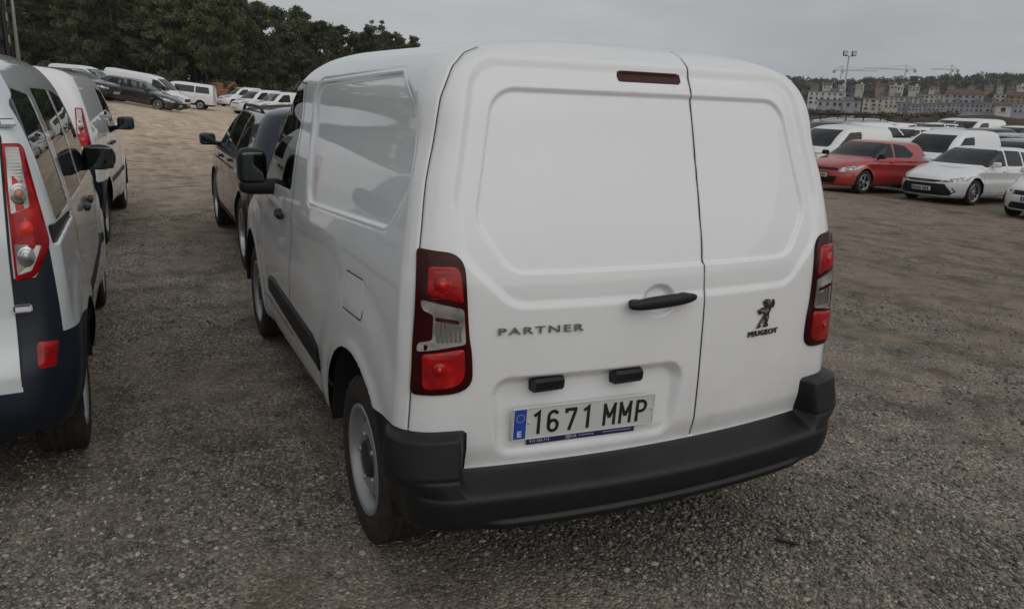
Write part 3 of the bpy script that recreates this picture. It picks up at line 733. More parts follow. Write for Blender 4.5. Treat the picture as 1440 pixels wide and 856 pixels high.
    X0 = {0: -.170, 1: -.115, 2: -.052, 3: .008, 4: .092, 5: .152, 6: .213}
    for i, ch in enumerate('1671MMP'):
        mk('plate_character', *xf(plate_glyph(ch, .043 if ch in '1671P' else .048, .081), M@Matrix.Translation((X0[i]-.003, .0, .0093))), INK, pl, False)
    for x in (-.203, .249): mk('screw_cap', *xf(sell(x, .004, .0105, .0055, .0055, .003, 1, 1, 6, 10), M), PLATEW, pl)
    stp = mk('dealer_strip', *xf(bevbox(-.005, -.066, .0035, .40, .026, .004, .0015), M), NAVYSTRIP, pl, False, label='navy dealer strip under the number plate')
    for tx_, sz, wd_, x in (('913 336 713', .0085, .070, -.160), ('BBVA', .0115, .040, -.045), ('Autorenting', .0075, .056, .010), ('www.bbvaautorenting.com', .007, .108, .125)):
        V, F = text_vf(tx_, sz, wd_, .0003, 0); mk('strip_text', *xf((V, F), M@Matrix.Translation((x, -.0665, .006))), INKW, stp, False)
    # plate lamps under the upper edge of the recess
    for x in (-.435, -.145):
        p, n = hit('rear', 1, x, .785)
        prof = [(-.02, .028), (.038, .030), (.048, .020), (.046, -.004), (.036, -.016), (-.02, -.018)]
        V = [(xx, 0, 0) for xx in ()]
        nP = len(prof); V = np.array([(sx*.052, q[1], q[0]) for sx in (-1, 1) for q in prof]); F = [tuple(range(nP)), tuple(range(2*nP-1, nP-1, -1))]+[(i, i+nP, (i+1) % nP+nP, (i+1) % nP) for i in range(nP)]
        mk('plate_lamp', *xf((V, F), frame((x, p.y, .775), (0, -1, 0))), PLASTIC, ld[0], False)
    # left front details
    for sg in (-1, 1):
        p, n = hit('side', sg, 2.31, 1.025)
        mk('door_handle', *xf(join([sell(-.0, 0, .022, .085, .018, .016, .6, .5, 8, 16), sell(sg*.06, -.0, .012, .022, .024, .02, .6, .6, 8, 12)]), frame(p, n)), PLASTIC, root)
        px_, pn = hit('side', sg, 2.66, 1.17)
        cx = px_.x+sg*.122
        mo = mk('mirror', *join([sell(cx, 2.70, 1.245, .080, .075, .104, .55, .6, 18, 26), xf(sell(0, 0, 0, .15, .055, .045, .6, .6, 10, 16), Matrix.Translation((px_.x+sg*.05, 2.68, 1.135)))]), PLASTIC, root, label='black door mirror')
        mk('mirror_glass', *xf(sell(0, 0, 0, .060, .008, .080, .2, .25, 8, 20), Matrix.Translation((cx, 2.619, 1.248))@Matrix.Rotation(.05, 4, 'X')@Matrix.Rotation(-sg*.06, 4, 'Z')), MIRRORG, mo)
    k.ribbon('fuel_flap_seam', [(.66, .892), (.90, .880), (.915, .90), (.915, 1.0)][:2], .005, SEAM, 'side', -1)
    k.ribbon('fuel_flap_seam', [(.64, .93), (.65, .893), (.70, .889)], .006, SEAM, 'side', -1)
    k.ribbon('fuel_flap_seam', [(.68, 1.03), (.90, 1.019)], .005, SEAM, 'side', -1)
    # roof antenna foot and roof boss
    p, n = hit('top', 1, -.52, 1.25)
    mk('antenna_base', *sell(-.10, 1.9, k.hit('top', 1, -.10, 1.9)[0].z+.02, .03, .06, .03, .7, .8, 8, 12), PLASTIC, root)
    # mk('side_sticker', *xf(extr([(.03*math.cos(t), .03*math.sin(t)) for t in np.linspace(0, 6.28, 16, endpoint=False)], .0008), frame(*hit('side', -1, 3.6, 1.0))), PLATEW, root, False) if False else None
def mk_split_doors(k):
    """the rear face of the shell becomes two doors; everything else stays the body"""
    s = k.shell; i_, j_ = np.meshgrid(np.arange(s.T-1), np.arange(s.S), indexing='ij'); j2 = (j_+1) % s.S
    cen = (s.C[i_, j_]+s.C[i_+1, j_]+s.C[i_+1, j2]+s.C[i_, j2])/4
    zs = np.array([q[1] for q in SEAM_L])[::-1]; as_ = np.array([-q[0] for q in SEAM_L])[::-1]
    lim = np.interp(cen[..., 2], zs, as_)
    inside = (s.lab == 0) & (cen[..., 1] < .62) & (np.abs(cen[..., 3]) < lim) & (cen[..., 2] < 1.846)
    s.lab[inside & (cen[..., 0] < .15)] = 901; s.lab[inside & (cen[..., 0] >= .15)] = 902
    V, F = s.part(0); m = k.body.data.materials[0]; nb = mk('body', V, F, m, k.root)
    old = k.body.data; k.body.data = nb.data; bpy.data.objects.remove(nb); bpy.data.meshes.remove(old)
    d1 = mk('rear_door', *s.part(901), m, k.root, label='wide white rear door carrying the number plate'); d2 = mk('rear_door', *s.part(902), m, k.root, label='narrow white rear door with lion emblem')
    return d1, d2
def stroke(pts, w, h=.0012, closed=False):
    """flat ribbon of constant width through pts (x, y), extruded"""
    p = [np.array(q, float) for q in pts]; n = len(p); Lf, Rt = [], []
    for i in range(n):
        if closed: a, b = p[i-1], p[(i+1) % n]; d1 = p[i]-a; d2 = b-p[i]
        else: d1 = p[i]-p[i-1] if i else p[1]-p[0]; d2 = p[i+1]-p[i] if i < n-1 else d1
        d1 = d1/np.linalg.norm(d1); d2 = d2/np.linalg.norm(d2); n1 = np.array([-d1[1], d1[0]]); n2 = np.array([-d2[1], d2[0]]); m = n1+n2; m = m/max(np.dot(m, m)/2, .45)
        Lf.append(p[i]+m*w/2); Rt.append(p[i]-m*w/2)
    V = []; F = []
    for i in range(n): V += [(*Lf[i], 0), (*Rt[i], 0), (*Lf[i], h), (*Rt[i], h)]
    for i in range(n if closed else n-1):
        a, b = 4*i, 4*((i+1) % n); F += [(a+2, a+3, b+3, b+2), (a, a+2, b+2, b), (a+1, b+1, b+3, a+3)]
    if not closed: F += [(0, 1, 3, 2), (4*n-4, 4*n-2, 4*n-1, 4*n-3)]
    return np.array(V), F
def plate_glyph(ch, w, h):
    t = .0112; x, y = w/2-t/2, h/2-t/2
    arc = lambda cx, cy, rx, ry, a0, a1, n=12: [(cx+rx*math.cos(math.radians(a0+(a1-a0)*i/n)), cy+ry*math.sin(math.radians(a0+(a1-a0)*i/n))) for i in range(n+1)]
    if ch == '1': return stroke([(-.013, y-.010), (.004, y+t*.2), (.004, -h/2)], t)
    if ch == '7': return stroke([(-x, y-.012), (-x, y), (x, y), (x, y-.006), (-x*.25, -h/2)], t)
    if ch == '6': return join([stroke(arc(0, -y+.019, x, .019, 0, 360, 24)[:-1], t, closed=True), stroke(arc(0, y-.017, x, .017, 25, 180, 10)+[(-x, -y+.019)], t)])
    if ch == 'M': return join([stroke([(-x, -h/2), (-x, h/2)], t*.95), stroke([(x, -h/2), (x, h/2)], t*.95), stroke([(-x-t*.2, h/2-.002), (.0, -h*.16)], t*1.0, .0011), stroke([(x+t*.2, h/2-.002), (-.0, -h*.16)], t*1.0, .0010)])
    if ch == 'P': return join([stroke([(-x, -h/2), (-x, h/2)], t), stroke([(-x, y), (x-.015, y)]+arc(x-.0155, y-.0185, .0155, .0185, 80, -80, 10)+[(x-.015, y-.037), (-x, y-.037)], t)])
HERO_SPEC = dict(keys=HERO, step=.005, nl=(145, 44, 290, 18, 30), nr=(145, 44, 80, 18, 30), bow=(.10, .12), taper=(.06, .02), relief=[hero_relief], extra_regions=hero_regions,
    wheels=(.745, 3.53, .320, .200, .208, 'steel', .888), arch=.432, lip=.010, wheel_n=96, windows=[[(2.13, 1.175), (3.10, 1.14), (3.06, 1.19), (2.44, 1.665), (2.13, 1.68)]], wr=.04,
    screen=[(-.70, 1.14), (.70, 1.14), (.60, 1.70), (-.60, 1.70)], headlights=[[(.45, .74), (1.0, .80), (1.0, .94), (.50, .84)]], front=[('grille', [(-.42, .56), (.42, .56), (.40, .78), (-.40, .78)], PLASTIC, .01)],
    seams=[[(2.06, .42), (2.05, 1.2), (2.08, 1.70), (2.45, 1.715)], [(3.16, .70), (3.20, 1.05), (3.12, 1.13)], [(2.06, .43), (3.05, .43)]], cabin=(.42, 2.45, 0), dash=(3.15, 1.12), after=hero_after)
# ---------------------------------------------------------------- the other vehicles' shapes
def crown(drop, y0, ztop):
    def f(P, s):
        x, y, z = P[..., 0], P[..., 1], P[..., 2]
        w = sstep((y-y0)/.35)*sstep((ztop-z)/.06)*sstep((z-.45)/.2)
        P[..., 2] = z-drop*w*(np.abs(x)/s.wmax)**4
        return P
    return f
def kangoo_regions(passenger):
    def f(s, reg):
        low = lambda s: s.y < 1.0
        def bd(s):
            a = np.abs(s.a)
            return np.minimum(s.z-.50, poly_d(a, s.z, [(.722, .2), (1.7, .2), (1.7, .69), (.885, .70), (.858, 1.05), (.80, .93), (.722, .93)], .004))
        reg('bumper', bd, lambda s: s.y < .55, NAVYPLAS, 0, .02, 'dark navy black plastic rear bumper corner')
        reg('bumper', lambda s: s.z-(.56+0*s.x), lambda s: s.y > 3.75, PLASTIC)
        for sg in (1, -1): reg('reflector', lambda s, sg=sg: poly_d(sg*s.a, s.z, [(.780, .58), (.852, .575), (.862, .672), (.780, .68)], .012), low, LENSRED, -.006, .015)
        for M_ in (lambda s: s.nx < -.3, lambda s: s.nx > .3):
            if passenger: reg('door_rail', lambda s: poly_d(s.y, s.z, [(.19, 1.045), (.85, 1.055), (.85, 1.088), (.19, 1.118)], .01), M_, PLASTIC, .018, .015)
            reg('side_moulding', lambda s: poly_d(s.y, s.z, [(1.15, .57), (3.0, .57), (3.0, .64), (1.15, .64)], .012), M_, PLASTIC, -.008, .015)
    return f
def kangoo_relief(s):
    side = np.abs(s.nx) > .3
    s.disp += np.where(side, .016*sstep((.62-np.hypot(s.y-.67, s.z-.32))/.10), 0)
    s.disp += np.where(side, .014*sstep((.60-np.hypot(s.y-3.37, s.z-.32))/.10), 0)
def kangoo_after(k, sp, bm):
    s = k.shell
    for sg in (-1, 1):
        if not sp.get('rear_detail'): continue
        o = fillet([(.733, .918), (.800, .932), (.864, 1.05), (.838, 1.20), (.803, 1.432), (.733, 1.432)], [.01, .02, .03, .1, .02, .01])
        lamp = mk('tail_light', *dome(s, sg, o, ((1.0, -.004), (.99, .006), (.965, .011), (.5, .013), (.05, .0135)), (.785, 1.15)), LENSRED, k.root, label='tall red tail light with clear upper and lower lenses')
        up = mk('clear_lens', *slab(s, sg, fillet([(.742, 1.172), (.800, 1.195), (.792, 1.30), (.783, 1.415), (.742, 1.418)], .008, 4), .009, .0145), LENSWHITE, lamp, False)
        lo = mk('clear_lens', *slab(s, sg, fillet([(.742, .942), (.788, .958), (.826, 1.05), (.742, 1.062)], .008, 4), .009, .0145), LENSWHITE, lamp, False)
        for z in np.arange(1.31, 1.41, .012): mk('lens_rib', *slab(s, sg, [np.array(p) for p in ((.746, z), (.783, z), (.783, z+.005), (.746, z+.005))], .0142, .0165), BADGEW, up, False)
        for par, c, mm in ((up, (.771, 1.245), LENSAMBER), (lo, (.775, 1.012), BADGEW)):
            for rr, of, m in ((.040, .0145, CHROME), (.034, .0155, LENSWHITE), (.027, .0165, CHROME), (.021, .0175, mm)): mk('lamp_ring', *dome(s, sg, disc(c[0], c[1], rr*.72, rr), ((1, of-.002), (.92, of+.001), (.05, of+.002))), m, par)
        mk('lamp_ring', *dome(s, sg, disc(.785, 1.118, .022, .028), ((1, .011), (.9, .0145), (.05, .016))), LENSHOT, lamp)
    plate_at(k, 'front', 0, .42)
    if sp.get('near'):
        for sg in (-1, 1):
            for z in (.815, 1.5):
                p, n = k.hit('rear', 1, sg*.745, z); mk('hinge', *xf(bevbox(0, 0, .014, .062, .03, .03, .006), frame(p, n)), bm, k.root, False)
            k.ribbon('door_seam', [(sg*.722, .52), (sg*.722, 1.0), (sg*.730, 1.45), (sg*.66, 1.70)], .009, SEAM, 'rear', sg, .002)
            k.ribbon('pillar_seam', [(.90, .72), (.90, 1.64)], .006, SEAM, 'side', sg, .001)
KW = [[(.27, 1.125), (.80, 1.125), (.82, 1.60), (.40, 1.63), (.27, 1.58)], [(.98, 1.12), (1.70, 1.11), (1.70, 1.62), (.98, 1.63)]]
KF = [(1.80, 1.11), (2.93, 1.09), (2.88, 1.14), (2.35, 1.58), (1.80, 1.62)]
_kb = dict(keys=KANGOO, bow=(.06, .14), taper=(.06, .02), wheels=(.67, 3.37, .315, .195, .205, 'steel', .885), arch=.39, post=crown(.05, 3.2, 1.1), relief=[kangoo_relief],
    screen=[(-.70, 1.12), (.70, 1.12), (.60, 1.66), (-.60, 1.66)], headlights=[[(.42, .76), (.95, .80), (.95, .98), (.60, .93)]], front=[('grille', [(-.36, .72), (.36, .72), (.38, .80), (-.38, .80)], PLASTIC, .01)],
    seams=[[(1.75, .36), (1.75, 1.08)], [(2.95, .66), (2.98, 1.06)], [(.92, .80), (.92, 1.05)], [(1.74, .40), (2.85, .40)]], mirror=(2.56, 1.15, .20, .165), mirror_mat=PLASTIC, handles=[(1.92, 1.0), (1.60, 1.0)], handle_mat=PLASTIC, after=kangoo_after)
KANGOO_NEAR = dict(_kb, mirror_off=-.01, mirror_round=(.8, .75), wdepth=.003, step=.0065, nl=(30, 8, 70, 10, 20), nr=(115, 40, 240, 14, 22), windows=KW+[KF], glass=PRIV, rear_window=[(-.62, 1.2), (.62, 1.2), (.54, 1.66), (-.54, 1.66)], extra_regions=kangoo_regions(True), wheel_n=80, cabin=(.40, 2.35, .9), dash=(3.02, 1.06), near=True, rear_detail=True)
KANGOO_VAN = dict(_kb, step=.017, nl=(34, 10, 60, 10, 22), nr=(34, 12, 120, 12, 22), windows=[KF], extra_regions=kangoo_regions(False), rear_detail=True, wheel_n=48, cabin=(.40, 2.35, 0), dash=(3.02, 1.06))
KANGOO_FAR = dict(_kb, step=.028, nl=(18, 7, 75, 10, 22), windows=[KF], wheel_n=32, cabin=(.40, 2.35, 0), dash=(3.02, 1.06))
# keys: zr, zf, yr, yf, w, rr, rf
CLIO_K = [(.22, .18, .12, 3.93, .74, .2, .40), (.32, .26, .04, 4.02, .82, .24, .50), (.50, .42, .0, 4.06, .858, .26, .58), (.66, .56, .02, 4.05, .866, .26, .60), (.80, .68, .06, 3.98, .864, .24, .58),
    (.88, .78, .08, 3.78, .855, .22, .52), (.93, .87, .10, 3.45, .845, .2, .42), (.97, .93, .13, 3.12, .83, .2, .34), (1.05, 1.02, .20, 2.93, .795, .2, .28), (1.2, 1.2, .33, 2.62, .73, .2, .22), (1.33, 1.33, .45, 2.35, .665, .2, .2), (1.39, 1.395, .52, 2.18, .61, .2, .2), (1.43, 1.43, .66, 1.98, .48, .2, .2), (1.45, 1.447, .85, 1.75, .25, .2, .2), (1.455, 1.45, 1.0, 1.6, 0, .2, .2)]
ESTATE_K = [(.22, .17, .12, 4.5, .78, .2, .40), (.30, .24, .04, 4.6, .85, .22, .50), (.48, .42, .0, 4.65, .885, .24, .60), (.64, .56, .02, 4.64, .895, .24, .62), (.78, .68, .05, 4.56, .892, .22, .60), (.87, .79, .08, 4.3, .882, .2, .52), (.93, .88, .11, 3.9, .87, .2, .42), (.97, .94, .14, 3.5, .85, .2, .34),
    (1.05, 1.03, .21, 3.28, .81, .2, .28), (1.2, 1.2, .38, 2.95, .74, .2, .22), (1.33, 1.33, .55, 2.68, .67, .2, .2), (1.40, 1.40, .66, 2.48, .61, .2, .2), (1.44, 1.44, .82, 2.25, .47, .2, .2), (1.455, 1.455, 1.0, 2.05, .25, .2, .2), (1.46, 1.46, 1.2, 1.9, 0, .2, .2)]
SUV_K = [(.28, .24, .12, 4.16, .78, .2, .4), (.36, .30, .04, 4.24, .85, .22, .45), (.52, .46, .0, 4.29, .878, .24, .5), (.68, .62, .01, 4.30, .885, .24, .52), (.82, .78, .04, 4.26, .88, .22, .5), (.92, .90, .07, 4.08, .872, .2, .45), (.99, .97, .10, 3.78, .862, .2, .38), (1.04, 1.02, .13, 3.42, .845, .2, .3),
    (1.11, 1.10, .19, 3.2, .81, .2, .26), (1.25, 1.25, .31, 2.92, .745, .2, .22), (1.38, 1.38, .43, 2.66, .68, .2, .2), (1.46, 1.465, .52, 2.42, .61, .2, .2), (1.51, 1.51, .66, 2.15, .46, .2, .2), (1.53, 1.53, .85, 1.95, .25, .2, .2), (1.535, 1.535, 1.0, 1.8, 0, .2, .2)]
MED_K = [(.30, .22, .12, 4.80, .86, .12, .35), (.36, .28, .03, 4.90, .92, .12, .40), (.50, .42, .0, 4.95, .95, .12, .45), (.70, .62, .0, 4.95, .96, .12, .48), (.90, .85, .01, 4.92, .96, .12, .48), (1.05, 1.0, .02, 4.72, .955, .12, .42), (1.15, 1.10, .03, 4.45, .945, .12, .34), (1.22, 1.18, .04, 4.2, .935, .12, .26),
    (1.40, 1.38, .06, 3.93, .90, .12, .22), (1.60, 1.60, .09, 3.6, .85, .12, .2), (1.75, 1.75, .12, 3.35, .80, .12, .2), (1.84, 1.85, .16, 3.10, .74, .12, .2), (1.89, 1.90, .24, 2.85, .60, .15, .2), (1.92, 1.93, .40, 2.6, .35, .2, .2), (1.93, 1.94, .55, 2.4, 0, .2, .2)]
def shoulder(z0, y0, y1, amt=.012):
    def f(s):
        side = np.abs(s.nx) > .3; e = sstep((s.y-y0)/.4)*sstep((y1-s.y)/.4)
        s.disp += np.where(side, e*(amt*np.exp(-((s.z-z0)/.035)**2)-amt*1.3*np.exp(-((s.z-z0+.16)/.09)**2)), 0)
    return f
def car_after(k, sp, bm):
    plate_at(k, 'front', 0, sp.get('plate_z', .45)); plate_at(k, 'rear', 0, .72)
    for nm, pts, w, m in sp.get('front_trim', []):
        k.ribbon(nm, pts, w, m, 'front', 1, .004); k.ribbon(nm, [(-x, z) for x, z in pts], w, m, 'front', 1, .004)
    if 'rails' in sp:
        for sg in (-1, 1):
            P = []
            for y in np.linspace(sp['rails'][0], sp['rails'][1], 14):
                x = sg*sp['rails'][2]; p, n = k.hit('top', 1, x, y)
                e = min(1, min(y-sp['rails'][0], sp['rails'][1]-y)/.12); P.append((p.x, y, p.z+.005+.04*e))
            mk('roof_rail', *tube(P, .016, 8), RUBBER, k.root)
    if sp.get('shark'):
        p, n = k.hit('top', 1, 0, sp['shark']); V = np.array([(-.02, 0, 0), (.02, 0, 0), (-.02, .16, 0), (.02, .16, 0), (0, .02, .06), (0, .10, .035)]); mk('roof_antenna', V+np.array(p[:])-np.array([0, 0, .004]), [(0, 1, 4), (2, 5, 3), (0, 4, 5, 2), (1, 3, 5, 4)], bm, k.root)
def clio_spec(step, n, **kw):
    return dict(dict(keys=CLIO_K, step=step, nl=n, bow=(.12, .16), taper=(.05, .05), post=crown(.07, 3.0, .97), relief=[shoulder(.80, .5, 3.5, .014)], wheels=(.63, 3.21, .312, .195, .21, 'alloy5', .845), arch=.365, lip=.012,
        windows=[[(2.02, .99), (2.88, .975), (2.84, 1.01), (2.32, 1.33), (2.02, 1.365)], [(1.02, 1.10), (1.20, 1.005), (1.96, .99), (1.96, 1.365), (1.40, 1.32)]], screen=[(-.72, .985), (.72, .985), (.57, 1.37), (-.57, 1.37)], rear_window=[(-.6, 1.0), (.6, 1.0), (.5, 1.34), (-.5, 1.34)],
        headlights=[[(.42, .60), (.62, .555), (.98, .66), (1.06, .765), (.80, .74)]], tails=[[(.60, .78), (.92, .76), (.98, .92), (.62, .93)]],
        front=[('grille', [(-.52, .585), (.52, .585), (.44, .655), (-.44, .655)], PLASTIC, .012), ('lower_grille', [(-.42, .24), (.42, .24), (.50, .42), (-.50, .42)], PLASTIC, .02)], seams=[[(1.99, .34), (2.0, .98)], [(3.0, .42), (2.98, .96)], [(1.10, .62), (1.02, 1.0)], [(1.2, .32), (2.95, .31)]], handles=[(2.12, .86), (1.22, .90)], mirror=(2.70, .98, .17, .13), cabin=(.25, 2.15, .8), dash=(2.9, .93), after=car_after, plate_z=.45), **kw)
def estate_spec(step, n, **kw):
    return dict(dict(keys=ESTATE_K, step=step, nl=n, bow=(.12, .20), taper=(.05, .05), post=crown(.07, 3.4, .98), relief=[shoulder(.82, .5, 4.1, .014)], wheels=(.99, 3.69, .318, .205, .225, 'alloy10', .868), arch=.372, lip=.012,
        windows=[[(2.34, .985), (3.24, .965), (3.20, 1.0), (2.68, 1.33), (2.34, 1.378)], [(1.50, .99), (2.27, .985), (2.27, 1.38), (1.50, 1.37)], [(.72, 1.08), (.95, 1.0), (1.43, .99), (1.43, 1.365), (1.0, 1.31)]], screen=[(-.74, .99), (.74, .99), (.58, 1.385), (-.58, 1.385)], rear_window=[(-.6, 1.0), (.6, 1.0), (.5, 1.36), (-.5, 1.36)],
        headlights=[[(.48, .57), (.66, .555), (1.10, .63), (1.18, .74), (.80, .685)]], tails=[[(.5, .80), (.92, .78), (1.0, .93), (.55, .93)]],
        front=[('grille', [(-.62, .22), (.62, .22), (.68, .28), (.52, .505), (-.52, .505), (-.68, .28)], PLASTIC, .02), ('upper_grille', [(-.46, .56), (.46, .56), (.44, .60), (-.44, .60)], PLASTIC, .008)], front_trim=[('bumper_fin', [(.62, .27), (.72, .33), (.66, .42)], .028, PLASTIC), ('grille_trim', [(0, .545), (.3, .55), (.52, .58)], .02, PLASTIC)],
        seams=[[(2.30, .33), (2.31, .98)], [(3.36, .42), (3.34, .96)], [(1.46, .60), (1.44, .98)], [(1.5, .31), (3.3, .30)]], handles=[(2.46, .85), (1.62, .88)], mirror=(3.02, .99, .18, .13), cabin=(.22, 2.45, .85), dash=(3.24, .93), after=car_after, plate_z=.375, shark=1.25), **kw)
def suv_spec(step, n, **kw):
    return dict(dict(keys=SUV_K, step=step, nl=n, bow=(.12, .16), taper=(.05, .05), post=crown(.06, 3.3, 1.04), relief=[shoulder(.88, .5, 3.8, .016)], wheels=(.78, 3.40, .34, .215, .23, 'alloy5', .868), arch=.395, lip=.014, bumper_z=lambda s: .40+0*s.x,
        windows=[[(2.28, 1.055), (3.16, 1.03), (3.12, 1.07), (2.62, 1.40), (2.28, 1.44)], [(1.42, 1.06), (2.21, 1.055), (2.21, 1.44), (1.42, 1.43)], [(.74, 1.14), (.92, 1.075), (1.35, 1.06), (1.35, 1.425), (1.0, 1.37)]], screen=[(-.73, 1.06), (.73, 1.06), (.58, 1.44), (-.58, 1.44)], rear_window=[(-.6, 1.07), (.6, 1.07), (.5, 1.42), (-.5, 1.42)], rglass=PRIV,
        headlights=[[(.44, .68), (.62, .66), (1.0, .74), (1.06, .82), (.80, .79)]], tails=[[(.45, .86), (.90, .82), (1.0, .93), (.50, .97)]], front=[('grille', [(-.40, .56), (.40, .56), (.44, .76), (-.44, .76)], PLASTIC, .012)],
        seams=[[(2.25, .38), (2.25, 1.05)], [(3.26, .5), (3.24, 1.03)], [(1.38, .66), (1.38, 1.06)], [(1.3, .36), (3.1, .36)]], handles=[(2.38, .95), (1.52, .97)], mirror=(2.93, 1.06, .18, .14), cabin=(.33, 2.35, .85), dash=(3.15, 1.0), rails=(.95, 2.35, .60), after=car_after, plate_z=.46), **kw)
def med_spec(step, n, minibus=False, **kw):
    w = [[(3.05, 1.20), (4.10, 1.16), (4.04, 1.22), (3.36, 1.66), (3.05, 1.71)]]
    if minibus: w += [[(1.45, 1.21), (2.86, 1.20), (2.86, 1.70), (1.45, 1.70)], [(.32, 1.22), (1.36, 1.21), (1.36, 1.70), (.42, 1.69)]]
    def after(k, sp, bm): plate_at(k, 'front', 0, .50)
    return dict(dict(keys=MED_K, step=step, nl=n, bow=(.04, .18), taper=(.05, .01), post=crown(.06, 4.0, 1.2), wheels=(.98, 4.05, .335, .215, .21, 'steel', .925), arch=.40, bumper_z=lambda s: np.where(s.y > 4.2, .58, .42),
        windows=w, glass=PRIV, screen=[(-.76, 1.22), (.76, 1.22), (.66, 1.76), (-.66, 1.76)], headlights=[[(.52, .80), (1.02, .86), (1.04, 1.0), (.60, .93)]], front=[('grille', [(-.44, .66), (.44, .66), (.44, .84), (-.44, .84)], PLASTIC, .012)],
        seams=[[(2.95, .42), (2.95, 1.72)], [(4.2, .62), (4.18, 1.12)], [(1.40, .6), (1.40, 1.72)]], handles=[(3.1, 1.04), (2.78, 1.04)], handle_mat=PLASTIC, mirror=(3.82, 1.22, .20, .26), mirror_mat=PLASTIC, after=after), **kw)
LO = (16, 7, 70, 10, 22); MI = (24, 12, 110, 22, 42)
# ---------------------------------------------------------------- terrain
def terrain(x, y):
    """flat lot; rises gently far ahead on the near-wood side"""
    x = np.asarray(x, float); y = np.asarray(y, float)
    return .95*sstep((y-14)/24)*sstep((4-x)/8.5)+.30*sstep((y-55)/20)*sstep((30-x)/22)*sstep((x+2)/5)-.5*sstep((x-2)/19)*(1-.8*sstep((x-22)/16))
def ground_hit(px, py):
    d = px_dir(px, py); t = 1.5
    for _ in range(4000):
        p = CAM+d*t
        if p[2] <= terrain(p[0], p[1]): break
        t += .02+.002*t
    return p
def rough(x, y):
    return (.010*np.sin(1.7*x+.6*np.sin(1.1*y))*np.cos(1.3*y+.8)+.006*np.sin(4.1*x+1.2*y)*np.cos(3.3*y-1.9*x)+.0015*np.sin(9*y+1.3*np.sin(2.2*x)))*.8
def _grid(x0, x1, nx, y0, y1, ny):
    X, Y = np.meshgrid(np.linspace(x0, x1, nx), np.linspace(y0, y1, ny)); return X, Y
def _sheet():
    gx = np.concatenate([-np.geomspace(1300, 62, 14), np.arange(-56, -10, 4), np.arange(-10, 18, .16), np.arange(18, 62, 2), np.geomspace(66, 1300, 16)])
    gy = np.concatenate([-np.geomspace(1300, 20, 12), np.arange(-16, -3, 2), np.arange(-3, 22, .16), np.arange(22, 130, 3), np.geomspace(136, 1300, 16)])
    X, Y = np.meshgrid(gx, gy); Z = terrain(X, Y)+rough(X, Y)*((X > -10) & (X < 18) & (Y > -3) & (Y < 22))-.012
    n, m = X.shape; V = np.stack([X, Y, Z], -1).reshape(-1, 3)
    i, j = np.meshgrid(np.arange(n-1), np.arange(m-1), indexing='ij'); i, j = i.ravel(), j.ravel()
    return V, np.stack([i*m+j, i*m+j+1, (i+1)*m+j+1, (i+1)*m+j], 1)
